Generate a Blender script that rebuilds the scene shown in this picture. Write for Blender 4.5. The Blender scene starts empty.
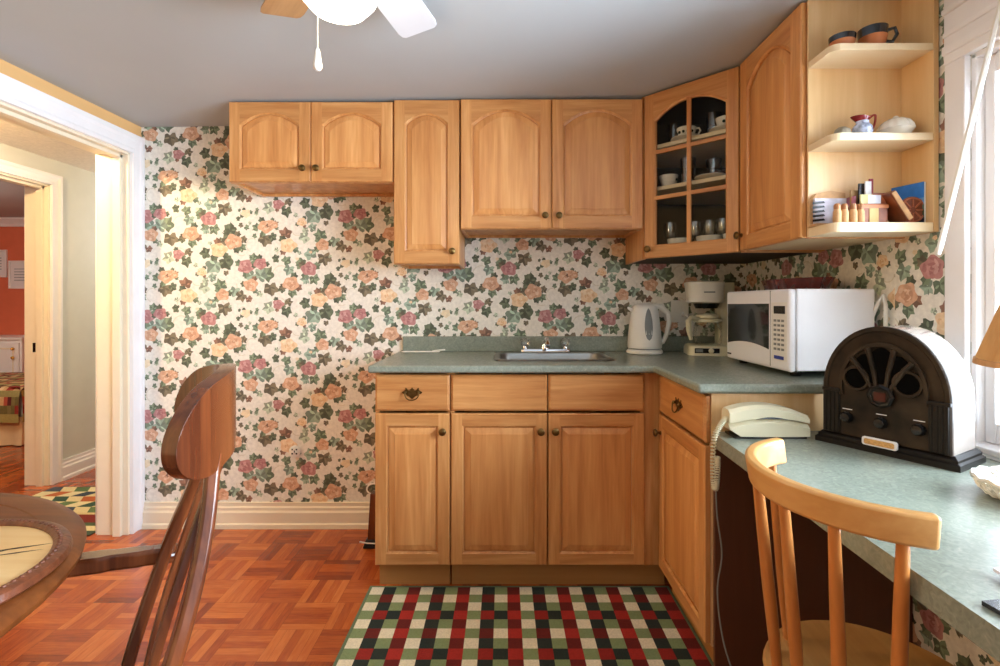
import bpy, bmesh, math, random
from math import sin, cos, pi, radians, sqrt
from mathutils import Vector, Matrix
random.seed(7)
S = bpy.context.scene
COL = S.collection

# ------------------------------------------------------------------ materials
def lin(c):
    c = c / 255.0
    return c / 12.92 if c <= 0.04045 else ((c + 0.055) / 1.055) ** 2.4
def rgb(r, g, b): return (lin(r), lin(g), lin(b), 1.0)

def new_mat(name):
    m = bpy.data.materials.new(name); m.use_nodes = True
    nt = m.node_tree
    return m, nt, nt.nodes['Principled BSDF']
def N(nt, typ, **kw):
    n = nt.nodes.new(typ)
    for k, v in kw.items():
        if k.startswith('i_'): n.inputs[k[2:].replace('_', ' ')].default_value = v
        else: setattr(n, k, v)
    return n
def L(nt, a, b): nt.links.new(a, b)
def math_n(nt, op, a, b=None, c=None):
    n = nt.nodes.new('ShaderNodeMath'); n.operation = op
    for i, v in enumerate((a, b, c)):
        if v is None: continue
        if isinstance(v, (int, float)): n.inputs[i].default_value = v
        else: nt.links.new(v, n.inputs[i])
    return n.outputs[0]
def ramp(nt, fac, stops):
    r = nt.nodes.new('ShaderNodeValToRGB'); cr = r.color_ramp
    while len(cr.elements) > 1: cr.elements.remove(cr.elements[-1])
    cr.elements[0].position = stops[0][0]; cr.elements[0].color = stops[0][1]
    for p, c in stops[1:]:
        e = cr.elements.new(p); e.color = c
    nt.links.new(fac, r.inputs['Fac'])
    return r.outputs['Color']

def plain(name, c, rough=0.5, metal=0.0, var=0.06, scale=12.0, bump=0.0, coat=0.0, spec=0.5):
    m, nt, p = new_mat(name)
    tc = N(nt, 'ShaderNodeTexCoord')
    ns = N(nt, 'ShaderNodeTexNoise'); ns.inputs['Scale'].default_value = scale; ns.inputs['Detail'].default_value = 4
    L(nt, tc.outputs['Object'], ns.inputs['Vector'])
    a = tuple(max(0, x * (1 - var)) for x in c[:3]) + (1,); b = tuple(min(1, x * (1 + var)) for x in c[:3]) + (1,)
    L(nt, ramp(nt, ns.outputs['Fac'], [(0.3, a), (0.7, b)]), p.inputs['Base Color'])
    p.inputs['Roughness'].default_value = rough; p.inputs['Metallic'].default_value = metal
    p.inputs['Coat Weight'].default_value = coat; p.inputs['Coat Roughness'].default_value = 0.12
    p.inputs['Specular IOR Level'].default_value = spec
    if bump:
        bp = N(nt, 'ShaderNodeBump'); bp.inputs['Strength'].default_value = bump; bp.inputs['Distance'].default_value = 0.004
        L(nt, ns.outputs['Fac'], bp.inputs['Height']); L(nt, bp.outputs['Normal'], p.inputs['Normal'])
    return m

def wood(name, stops, axis='z', scale=1.0, rough=0.35, coat=0.15, stretch=14.0, streak=0.5):
    """procedural wood: noise stretched along the grain axis, shifted at random per object"""
    m, nt, p = new_mat(name)
    tc = N(nt, 'ShaderNodeTexCoord'); oi = N(nt, 'ShaderNodeObjectInfo')
    mp = N(nt, 'ShaderNodeMapping')
    sc = {'x': (1.0, stretch, stretch), 'y': (stretch, 1.0, stretch), 'z': (stretch, stretch, 1.0)}[axis]
    mp.inputs['Scale'].default_value = tuple(s * scale for s in sc)
    L(nt, tc.outputs['Object'], mp.inputs['Vector'])
    sh = N(nt, 'ShaderNodeVectorMath', operation='ADD')
    cmb = N(nt, 'ShaderNodeCombineXYZ')
    k = math_n(nt, 'MULTIPLY', oi.outputs['Random'], 37.0)
    for i in range(3): L(nt, k, cmb.inputs[i])
    L(nt, mp.outputs['Vector'], sh.inputs[0]); L(nt, cmb.outputs['Vector'], sh.inputs[1])
    n1 = N(nt, 'ShaderNodeTexNoise'); n1.inputs['Scale'].default_value = 1.2; n1.inputs['Detail'].default_value = 5; n1.inputs['Distortion'].default_value = 0.6
    n2 = N(nt, 'ShaderNodeTexNoise'); n2.inputs['Scale'].default_value = 6.0; n2.inputs['Detail'].default_value = 3
    L(nt, sh.outputs[0], n1.inputs['Vector']); L(nt, sh.outputs[0], n2.inputs['Vector'])
    f = math_n(nt, 'ADD', math_n(nt, 'MULTIPLY', n1.outputs['Fac'], 1 - streak * 0.5), math_n(nt, 'MULTIPLY', n2.outputs['Fac'], streak * 0.5))
    c = ramp(nt, f, [(0.25 + 0.5 * i / (len(stops) - 1), s) for i, s in enumerate(stops)])
    hs = N(nt, 'ShaderNodeHueSaturation')
    L(nt, c, hs.inputs['Color'])
    L(nt, math_n(nt, 'ADD', math_n(nt, 'MULTIPLY', oi.outputs['Random'], 0.14), 0.93), hs.inputs['Value'])
    L(nt, hs.outputs['Color'], p.inputs['Base Color'])
    p.inputs['Roughness'].default_value = rough
    p.inputs['Coat Weight'].default_value = coat; p.inputs['Coat Roughness'].default_value = 0.2
    return m

def thin_glass(name, tint=(1, 1, 1, 1), gloss=0.08, rough=0.02, fr=0.9):
    m = bpy.data.materials.new(name); m.use_nodes = True
    nt = m.node_tree; nt.nodes.clear()
    out = N(nt, 'ShaderNodeOutputMaterial'); mx = N(nt, 'ShaderNodeMixShader')
    tr = N(nt, 'ShaderNodeBsdfTransparent'); gl = N(nt, 'ShaderNodeBsdfGlossy'); lw = N(nt, 'ShaderNodeLayerWeight')
    tr.inputs['Color'].default_value = tint; gl.inputs['Roughness'].default_value = rough
    lw.inputs['Blend'].default_value = 0.25
    f = math_n(nt, 'ADD', math_n(nt, 'MULTIPLY', lw.outputs['Fresnel'], fr), gloss)
    L(nt, f, mx.inputs['Fac']); L(nt, tr.outputs[0], mx.inputs[1]); L(nt, gl.outputs[0], mx.inputs[2])
    L(nt, mx.outputs[0], out.inputs['Surface'])
    return m

def emit(name, c, s):
    m, nt, p = new_mat(name)
    p.inputs['Base Color'].default_value = c
    p.inputs['Emission Color'].default_value = c; p.inputs['Emission Strength'].default_value = s
    return m

def attr_mat(name, rough=0.8, var=0.12, scale=40.0, bump=0.0, bscale=600.0):
    m, nt, p = new_mat(name)
    at = N(nt, 'ShaderNodeAttribute'); at.attribute_name = 'Col'
    tc = N(nt, 'ShaderNodeTexCoord')
    ns = N(nt, 'ShaderNodeTexNoise'); ns.inputs['Scale'].default_value = scale; ns.inputs['Detail'].default_value = 4
    L(nt, tc.outputs['Object'], ns.inputs['Vector'])
    v = ramp(nt, ns.outputs['Fac'], [(0.3, (1 - var,) * 3 + (1,)), (0.7, (1 + var,) * 3 + (1,))])
    mx = N(nt, 'ShaderNodeMix', data_type='RGBA', blend_type='MULTIPLY'); mx.inputs['Factor'].default_value = 1.0
    L(nt, at.outputs['Color'], mx.inputs['A']); L(nt, v, mx.inputs['B'])
    L(nt, mx.outputs['Result'], p.inputs['Base Color'])
    p.inputs['Roughness'].default_value = rough; p.inputs['Specular IOR Level'].default_value = 0.3
    if bump:
        n2 = N(nt, 'ShaderNodeTexNoise'); n2.inputs['Scale'].default_value = bscale
        L(nt, tc.outputs['Object'], n2.inputs['Vector'])
        bp = N(nt, 'ShaderNodeBump'); bp.inputs['Strength'].default_value = bump; bp.inputs['Distance'].default_value = 0.002
        L(nt, n2.outputs['Fac'], bp.inputs['Height']); L(nt, bp.outputs['Normal'], p.inputs['Normal'])
    return m

def parquet_mat():
    m, nt, p = new_mat('parquet')
    tc = N(nt, 'ShaderNodeTexCoord'); sp = N(nt, 'ShaderNodeSeparateXYZ'); L(nt, tc.outputs['Object'], sp.inputs[0])
    B = 0.16; NF = 5
    u = math_n(nt, 'DIVIDE', math_n(nt, 'ADD', sp.outputs[0], 1.29 + 16.0), B)
    v = math_n(nt, 'DIVIDE', math_n(nt, 'ADD', sp.outputs[1], -0.023 + 16.0), B)
    iu, iv = math_n(nt, 'FLOOR', u), math_n(nt, 'FLOOR', v)
    fu, fv = math_n(nt, 'FRACT', u), math_n(nt, 'FRACT', v)
    par = math_n(nt, 'MODULO', math_n(nt, 'ADD', iu, iv), 2.0)
    ipar = math_n(nt, 'SUBTRACT', 1.0, par)
    def sel(a, b): return math_n(nt, 'ADD', math_n(nt, 'MULTIPLY', a, par), math_n(nt, 'MULTIPLY', b, ipar))
    cross = sel(fu, fv); along = sel(fv, fu)
    fi = math_n(nt, 'FLOOR', math_n(nt, 'MULTIPLY', cross, NF)); ff = math_n(nt, 'FRACT', math_n(nt, 'MULTIPLY', cross, NF))
    cm = N(nt, 'ShaderNodeCombineXYZ'); L(nt, iu, cm.inputs[0]); L(nt, iv, cm.inputs[1]); L(nt, fi, cm.inputs[2])
    wn = N(nt, 'ShaderNodeTexWhiteNoise', noise_dimensions='3D'); L(nt, cm.outputs[0], wn.inputs['Vector'])
    cb = N(nt, 'ShaderNodeCombineXYZ'); L(nt, iu, cb.inputs[0]); L(nt, iv, cb.inputs[1])
    wb = N(nt, 'ShaderNodeTexWhiteNoise', noise_dimensions='3D'); L(nt, cb.outputs[0], wb.inputs['Vector'])
    cg = N(nt, 'ShaderNodeCombineXYZ')
    L(nt, math_n(nt, 'ADD', math_n(nt, 'MULTIPLY', cross, 9.0), math_n(nt, 'MULTIPLY', wn.outputs['Value'], 50.0)), cg.inputs[0])
    L(nt, math_n(nt, 'MULTIPLY', along, 1.2), cg.inputs[1]); L(nt, math_n(nt, 'MULTIPLY', iu, 3.7), cg.inputs[2])
    gn = N(nt, 'ShaderNodeTexNoise'); gn.inputs['Scale'].default_value = 2.2; gn.inputs['Detail'].default_value = 4
    L(nt, cg.outputs[0], gn.inputs['Vector'])
    f = math_n(nt, 'ADD', math_n(nt, 'MULTIPLY', wn.outputs['Value'], 0.42), math_n(nt, 'ADD', math_n(nt, 'MULTIPLY', wb.outputs['Value'], 0.22), math_n(nt, 'MULTIPLY', gn.outputs['Fac'], 0.42)))
    c = ramp(nt, f, [(0.12, rgb(98, 36, 12)), (0.4, rgb(142, 60, 22)), (0.62, rgb(170, 82, 32)), (0.9, rgb(196, 112, 52))])
    # thin joints
    j1 = math_n(nt, 'LESS_THAN', ff, 0.035)
    j2 = math_n(nt, 'LESS_THAN', along, 0.009)
    j = math_n(nt, 'MAXIMUM', j1, j2)
    mx = N(nt, 'ShaderNodeMix', data_type='RGBA', blend_type='MIX')
    L(nt, math_n(nt, 'MULTIPLY', j, 0.55), mx.inputs['Factor']); L(nt, c, mx.inputs['A']); mx.inputs['B'].default_value = rgb(62, 24, 10)
    L(nt, mx.outputs['Result'], p.inputs['Base Color'])
    p.inputs['Roughness'].default_value = 0.24
    p.inputs['Coat Weight'].default_value = 0.25; p.inputs['Coat Roughness'].default_value = 0.12
    return m

def laminate_mat():
    m, nt, p = new_mat('laminate')
    tc = N(nt, 'ShaderNodeTexCoord')
    n1 = N(nt, 'ShaderNodeTexNoise'); n1.inputs['Scale'].default_value = 70.0; n1.inputs['Detail'].default_value = 5; n1.inputs['Distortion'].default_value = 1.5
    L(nt, tc.outputs['Object'], n1.inputs['Vector'])
    c = ramp(nt, n1.outputs['Fac'], [(0.3, rgb(120, 128, 116)), (0.52, rgb(133, 141, 128)), (0.66, rgb(143, 150, 136)), (0.78, rgb(162, 167, 146))])
    L(nt, c, p.inputs['Base Color']); p.inputs['Roughness'].default_value = 0.27; p.inputs['Specular IOR Level'].default_value = 0.55
    return m

M = {}
maple = [rgb(170, 106, 54), rgb(195, 132, 74), rgb(212, 153, 92), rgb(227, 174, 117)]
M['maple_v'] = wood('maple_vertical', maple, 'z', 1.6, 0.36, 0.2)
M['maple_h'] = wood('maple_horizontal', [tuple(x * 0.93 for x in c[:3]) + (1,) for c in maple], 'x', 1.6, 0.36, 0.2)
M['maple_panel'] = wood('maple_panel', [tuple(min(1, x * 1.07) for x in c[:3]) + (1,) for c in maple], 'z', 1.1, 0.38, 0.2)
M['maple_pale'] = wood('maple_pale', [rgb(214, 172, 116), rgb(224, 185, 132), rgb(232, 198, 148)], 'z', 1.2, 0.4, 0.1)
M['shelf_edge'] = wood('shelf_edge', [rgb(228, 204, 162), rgb(236, 214, 176)], 'x', 1.2, 0.4, 0.1)
M['interior'] = wood('dark_interior', [rgb(38, 29, 18), rgb(52, 40, 26)], 'z', 1.0, 0.7, 0.0)  # inside panels set far darker than the maple outside
M['toe'] = wood('toe_kick', [rgb(166, 116, 62), rgb(184, 132, 74)], 'x', 1.0, 0.5, 0.0)
M['dark_panel'] = wood('dark_hardboard', [rgb(78, 44, 26), rgb(96, 56, 34)], 'z', 1.0, 0.55, 0.0)
M['laminate'] = laminate_mat()
M['white_paint'] = plain('white_paint', rgb(238, 236, 237), 0.35, var=0.02)
M['white_plastic'] = plain('white_plastic', rgb(232, 230, 222), 0.3, var=0.02)
M['cream_plastic'] = plain('cream_plastic', rgb(216, 209, 178), 0.35, var=0.03)
M['grey_plastic'] = plain('grey_plastic', rgb(120, 124, 122), 0.35)
M['black_plastic'] = plain('black_plastic', rgb(20, 20, 21), 0.25)
M['rubber'] = plain('rubber', rgb(22, 21, 20), 0.7)
M['dark_glass'] = plain('dark_glass', rgb(14, 17, 16), 0.05, var=0.0, coat=0.5)
M['microwave_white'] = plain('microwave_white', rgb(236, 236, 238), 0.3, var=0.01)
M['steel'] = plain('stainless_steel', rgb(160, 160, 156), 0.34, 1.0, var=0.03)
M['chrome'] = plain('chrome', rgb(222, 222, 224), 0.08, 1.0, var=0.0)
M['brass'] = plain('antique_brass', rgb(112, 88, 50), 0.32, 0.9, var=0.25, scale=60)
M['bright_brass'] = plain('bright_brass', rgb(212, 168, 80), 0.25, 0.9)
M['glass'] = thin_glass('clear_glass', (0.95, 0.96, 0.95, 1), 0.0, 0.02, 0.5)
M['window_glass'] = thin_glass('window_glass', (0.98, 0.99, 1, 1), 0.03)
M['crystal'] = thin_glass('crystal', (0.96, 0.97, 0.97, 1), 0.16, 0.12, 0.6)
M['porcelain'] = plain('porcelain', rgb(232, 226, 212), 0.18, var=0.02)
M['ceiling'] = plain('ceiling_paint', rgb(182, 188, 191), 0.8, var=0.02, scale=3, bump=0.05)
M['hall_ceiling'] = plain('stippled_ceiling', rgb(226, 216, 200), 0.9, var=0.08, scale=60, bump=0.7)
M['tan_paint'] = plain('tan_paint', rgb(224, 178, 118), 0.7, var=0.02)
M['hall_paint'] = plain('hall_paint', rgb(206, 206, 196), 0.7, var=0.02)
M['salmon'] = plain('salmon_paint', rgb(222, 118, 84), 0.7, var=0.03)
M['cream_trim'] = plain('cream_trim', rgb(234, 222, 198), 0.45, var=0.02)
M['parquet'] = parquet_mat()
M['wallpaper'] = attr_mat('floral_wallpaper', 0.7, 0.10, 60.0)
M['rugcol'] = attr_mat('woven_rug', 0.95, 0.14, 220.0, 0.6, 500.0)
M['quilt'] = attr_mat('quilt_cloth', 0.9, 0.1, 60.0)
M['chair_wood'] = wood('chestnut_wood', [rgb(46, 18, 9), rgb(78, 36, 18), rgb(108, 56, 28), rgb(134, 74, 38)], 'z', 1.3, 0.26, 0.5)
M['table_wood'] = wood('table_wood', [rgb(70, 34, 13), rgb(108, 58, 24), rgb(136, 78, 36)], 'x', 1.0, 0.42, 0.0)
M['table_wood'].node_tree.nodes['Principled BSDF'].inputs['Specular IOR Level'].default_value = 0.3
M['ring_wood'] = plain('ring_wood', rgb(106, 56, 32), 0.4, var=0.3, scale=90, bump=0.4)
M['inlay_wood'] = wood('pale_inlay_wood', [rgb(206, 162, 98), rgb(222, 186, 126), rgb(234, 206, 152)], 'x', 1.1, 0.3, 0.3, 10, 0.7)
M['birch'] = wood('birch_wood', [rgb(184, 130, 70), rgb(201, 150, 88), rgb(215, 168, 106)], 'y', 1.2, 0.33, 0.3)
M['birch_v'] = wood('birch_upright', [rgb(172, 104, 48), rgb(190, 122, 62), rgb(204, 140, 76)], 'z', 1.2, 0.33, 0.3)
M['radio_front'] = plain('aged_bronze_wood', rgb(44, 33, 22), 0.45, var=0.85, scale=14, bump=0.15, spec=0.22)
M['radio_dark'] = plain('radio_dark', rgb(22, 17, 13), 0.4, var=0.2, spec=0.25)
M['radio_case'] = plain('radio_case_glare', rgb(160, 150, 142), 0.22, var=0.05, coat=1.0)  # pale grey: window glare on glossy brown wood put into the colour
M['cloth_black'] = plain('speaker_cloth', rgb(8, 7, 6), 0.95, spec=0.05)
M['shade'] = plain('pleated_shade', rgb(204, 158, 100), 0.8, var=0.08)
M['terracotta'] = plain('terracotta', rgb(184, 108, 58), 0.5)
M['black_glaze'] = plain('black_glaze', rgb(16, 15, 20), 0.1, coat=0.6)
M['red_glass'] = plain('red_glass', rgb(92, 30, 24), 0.15, var=0.3, scale=30, coat=0.6)
M['cork'] = plain('cork_wood', rgb(196, 152, 104), 0.7, var=0.15, scale=60)
M['white_paper'] = plain('white_paper', rgb(236, 236, 238), 0.7, var=0.02)
M['bowl_light'] = emit('lit_glass_bowl', (1.0, 0.97, 0.90, 1), 2.5)

# ------------------------------------------------------------------ mesh helpers
class MB:
    def __init__(self): self.bm = bmesh.new(); self.mats = []; self.cur = 0
    def use(self, mat):
        if mat not in self.mats: self.mats.append(mat)
        self.cur = self.mats.index(mat); return self
    def face(self, vs):
        try:
            f = self.bm.faces.new(vs); f.material_index = self.cur; return f
        except ValueError: return None
    def v(self, p): return self.bm.verts.new(p)
    def poly(self, pts): return self.face([self.v(p) for p in pts])
    def box(self, x0, x1, y0, y1, z0, z1):
        c = [self.v((x, y, z)) for z in (z0, z1) for y in (y0, y1) for x in (x0, x1)]
        for q in ((0, 2, 3, 1), (4, 5, 7, 6), (0, 1, 5, 4), (2, 6, 7, 3), (0, 4, 6, 2), (1, 3, 7, 5)): self.face([c[i] for i in q])
        return self
    def loft(self, rings, cap0=True, cap1=True, closed=True, loop=False):
        R = [[self.v(p) for p in r] for r in rings]; n = len(R[0])
        rng = list(range(len(R) - 1)) + ([len(R) - 1] if loop else [])
        for i in rng:
            a, b = R[i], R[(i + 1) % len(R)]
            for k in range(n if closed else n - 1):
                self.face([a[k], a[(k + 1) % n], b[(k + 1) % n], b[k]])
        if closed and not loop:
            if cap0: self.face(R[0][::-1])
            if cap1: self.face(R[-1])
        return self
    def prism(self, pts, axis, a0, a1):
        def P(p, a):
            if axis == 'z': return (p[0], p[1], a)
            if axis == 'y': return (p[0], a, p[1])
            return (a, p[0], p[1])
        return self.loft([[P(p, a0) for p in pts], [P(p, a1) for p in pts]])
    def lathe(self, prof, seg=32, c=(0, 0, 0), cap=True, a0=0.0, fl=0.0, nf=0):
        rings = []
        for r, z in prof:
            ring = []
            for k in range(seg):
                a = 2 * pi * k / seg + a0
                rr = max(r, 1e-4) * (1 + fl * cos(nf * a)) if nf else max(r, 1e-4)
                ring.append((c[0] + rr * cos(a), c[1] + rr * sin(a), c[2] + z))
            rings.append(ring)
        return self.loft(rings, cap, cap)
    def tube(self, pts, r, seg=10, sx=1.0):
        pts = [Vector(p) for p in pts]; rings = []; n = len(pts); up = None
        for i, p in enumerate(pts):
            t = (pts[min(i + 1, n - 1)] - pts[max(i - 1, 0)]).normalized()
            if up is None:
                up = Vector((0, 0, 1)) if abs(t.z) < 0.9 else Vector((1, 0, 0))
            side = t.cross(up).normalized(); up = side.cross(t).normalized()
            rr = r[i] if isinstance(r, (list, tuple)) else r
            rings.append([p + (side * cos(2 * pi * k / seg) * sx + up * sin(2 * pi * k / seg)) * rr for k in range(seg)])
        return self.loft(rings)
    def bar(self, pts, w, t, wdir):
        """rectangular section swept along pts; wdir = direction of the width w"""
        pts = [Vector(p) for p in pts]; rings = []; n = len(pts)
        for i, p in enumerate(pts):
            T = (pts[min(i + 1, n - 1)] - pts[max(i - 1, 0)]).normalized()
            wd = Vector(wdir); wd = (wd - T * wd.dot(T)).normalized(); td = T.cross(wd).normalized()
            ww = w[i] if isinstance(w, (list, tuple)) else w
            rings.append([p + wd * a * ww / 2 + td * b * t / 2 for a, b in ((-1, -1), (1, -1), (1, 1), (-1, 1))])
        return self.loft(rings)
    def ball(self, c, r, sz=1.0, seg=16, rings=10):
        prof = [(r * sin(pi * i / rings), -r * sz * cos(pi * i / rings)) for i in range(rings + 1)]
        return self.lathe(prof, seg, c)
    def build(self, name, mat=None, parent=None, bevel=0.0, seg=2, smooth=False, loc=(0, 0, 0), rz=0.0, weld=False, angle=40):
        bm = self.bm
        if weld: bmesh.ops.remove_doubles(bm, verts=bm.verts, dist=1e-5)
        bmesh.ops.recalc_face_normals(bm, faces=bm.faces)
        me = bpy.data.meshes.new(name); bm.to_mesh(me); bm.free()
        for m in (self.mats or ([mat] if mat else [])): me.materials.append(m)
        o = bpy.data.objects.new(name, me); COL.objects.link(o)
        if parent is not None: o.parent = parent
        o.location = loc; o.rotation_euler = (0, 0, rz)
        if bevel:
            b = o.modifiers.new('edge', 'BEVEL'); b.width = bevel; b.segments = seg; b.limit_method = 'ANGLE'; b.angle_limit = radians(angle); b.harden_normals = False
        if smooth:
            for p in me.polygons: p.use_smooth = True
            try: me.set_sharp_from_angle(angle=radians(angle))
            except Exception: pass
        return o

def thing(name, label, cat, loc=(0, 0, 0), rz=0.0, group=None):
    o = bpy.data.objects.new(name, None); COL.objects.link(o); o.empty_display_size = 0.05
    o.location = loc; o.rotation_euler = (0, 0, rz); o['label'] = label; o['category'] = cat
    if group: o['group'] = group
    return o
def tag(o, label, cat, group=None):
    o['label'] = label; o['category'] = cat
    if group: o['group'] = group
    return o
def struct(o): o['kind'] = 'structure'; return o
def plab(o, label): o['label'] = label; return o
def dup(root, loc, rz, label, group=None):
    r = root.copy(); COL.objects.link(r); r.location = loc; r.rotation_euler = (0, 0, rz); r['label'] = label
    if group: r['group'] = group
    for ch in list(root.children):
        c = ch.copy(); COL.objects.link(c); c.parent = r
        for g in list(ch.children):
            d = g.copy(); COL.objects.link(d); d.parent = c
    return r
def arc(cx, cy, r, a0, a1, n): return [(cx + r * cos(a0 + (a1 - a0) * i / n), cy + r * sin(a0 + (a1 - a0) * i / n)) for i in range(n + 1)]
def rrect(x0, x1, y0, y1, r, n=6):
    p = []
    for cx, cy, a in ((x1 - r, y1 - r, 0), (x0 + r, y1 - r, pi / 2), (x0 + r, y0 + r, pi), (x1 - r, y0 + r, 1.5 * pi)):
        p += arc(cx, cy, r, a, a + pi / 2, n)
    return p

# ------------------------------------------------------------------ room measures (metres)
BACK = 2.6; LEFT = -1.901; RIGHT = 1.27; FRONT = -1.7
HL = -2.061          # hall side of the left wall
HF = -2.93           # far wall of the hall
BR = -3.085          # bedroom side of that wall
def ceil_z(x): return 2.123 + 0.012 * x

# ------------------------------------------------------------------ floor / ceilings
struct(MB().box(-7.2, 1.42, FRONT, 5.6, -0.06, 0.0).build('floor', M['parquet']))
c = MB()
a, b = LEFT - 0.159, 1.42
c.loft([[(a, FRONT, ceil_z(a)), (b, FRONT, ceil_z(b)), (b, FRONT, 2.3), (a, FRONT, 2.3)], [(a, 2.72, ceil_z(a)), (b, 2.72, ceil_z(b)), (b, 2.72, 2.3), (a, 2.72, 2.3)]])
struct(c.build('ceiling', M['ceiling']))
struct(MB().box(HF - 0.155, HL, -1.2, 4.8, 2.11, 2.3).build('ceiling_hall', M['hall_ceiling']))
struct(MB().box(-7.2, BR, 0.9, 5.6, 2.11, 2.3).build('ceiling_bedroom', M['ceiling']))

# ------------------------------------------------------------------ wallpaper
TS = 0.525; K = 0.525 / 555.0
LEAFC = {'d': (70, 80, 60), 'g': (96, 114, 88), 't': (126, 148, 130), 'l': (160, 172, 148), 'o': (96, 86, 66), 'b': (124, 84, 66)}
FLOWC = {'p': ((182, 122, 90), (212, 160, 126), (230, 194, 164)), 'r': ((146, 82, 84), (178, 116, 116), (206, 158, 154)),
         'c': ((214, 162, 112), (236, 200, 156), (244, 220, 186)), 'f': ((224, 200, 160), (234, 214, 178), (238, 222, 192))}
LEAVES = [(185, 48, 24, 170, 'd'), (235, 62, 30, 40, 'g'), (255, 105, 34, 250, 't'), (322, 82, 36, 100, 'g'), (350, 165, 28, 180, 't'), (393, 158, 33, 290, 'g'),
          (375, 30, 38, 110, 't'), (450, 42, 42, 280, 'o'), (430, 478, 38, 110, 'g'), (508, 503, 34, 250, 't'), (548, 530, 34, 220, 'o'), (585, 547, 22, 300, 'b'),
          (630, 55, 13, 10, 'g'), (535, 58, 10, 150, 'd'), (630, 75, 14, 200, 'l'), (530, 105, 15, 160, 'd'), (572, 150, 17, 330, 'g'), (545, 138, 16, 200, 'o'), (590, 128, 11, 20, 'l'),
          (125, 140, 46, 60, 'g'), (152, 208, 44, 280, 'o'), (218, 217, 24, 200, 'd'), (272, 234, 28, 270, 'g'), (95, 242, 21, 220, 'l'),
          (480, 168, 40, 80, 'd'), (475, 200, 34, 150, 'd'), (350, 295, 34, 180, 'd'), (400, 358, 54, 230, 't'), (458, 340, 46, 300, 'd'), (555, 220, 22, 10, 'o'), (546, 262, 26, 330, 'g'),
          (460, 402, 17, 270, 'o'), (428, 232, 24, 140, 'g'), (145, 318, 36, 200, 'l'), (250, 293, 26, 70, 'o'), (240, 337, 34, 280, 'd'), (380, 432, 27, 30, 't'), (345, 482, 36, 200, 'l'),
          (345, 448, 20, 120, 'l'), (75, 432, 25, 150, 'g'), (122, 490, 44, 260, 'o'), (160, 480, 27, 320, 'd'), (66, 476, 15, 200, 'g'), (178, 410, 17, 30, 'o'),
          (235, 470, 38, 90, 'b'), (188, 552, 15, 200, 'l'), (610, 325, 27, 80, 'g'), (600, 420, 36, 200, 't'), (648, 424, 42, 60, 't'), (290, 360, 15, 330, 'l'), (370, 242, 13, 60, 'l'),
          (75, 345, 12, 200, 'g'), (310, 572, 13, 45, 'l'), (480, 590, 12, 330, 'l')]
FLOWERS = [(365, 105, 44, 'r'), (440, 527, 37, 'p'), (570, 75, 26, 'f'), (265, 187, 45, 'p'), (500, 232, 48, 'p'), (420, 277, 46, 'c'), (195, 302, 31, 'r'), (325, 400, 27, 'c'),
           (125, 425, 42, 'p'), (165, 415, 28, 'p'), (250, 530, 46, 'c'), (570, 370, 44, 'r'), (650, 354, 36, 'r'), (597, 472, 40, 'p'), (375, 12, 9, 'c'), (300, 50, 10, 'f')]
IVY = [(1.16, 0), (0.95, 12), (0.76, 29), (0.84, 42), (1.04, 57), (0.86, 72), (0.70, 90), (0.78, 108), (0.86, 128), (0.62, 150), (0.30, 180)]

def clip(poly, u0, u1, v0, v1):
    for ax, lim, sgn in ((0, u0, 1), (0, u1, -1), (1, v0, 1), (1, v1, -1)):
        out = []
        for i in range(len(poly)):
            p, q = poly[i], poly[(i + 1) % len(poly)]
            dp, dq = (p[ax] - lim) * sgn, (q[ax] - lim) * sgn
            if dp >= 0: out.append(p)
            if (dp >= 0) != (dq >= 0):
                t = dp / (dp - dq); out.append((p[0] + (q[0] - p[0]) * t, p[1] + (q[1] - p[1]) * t))
        poly = out
        if len(poly) < 3: return None
    return poly

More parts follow.
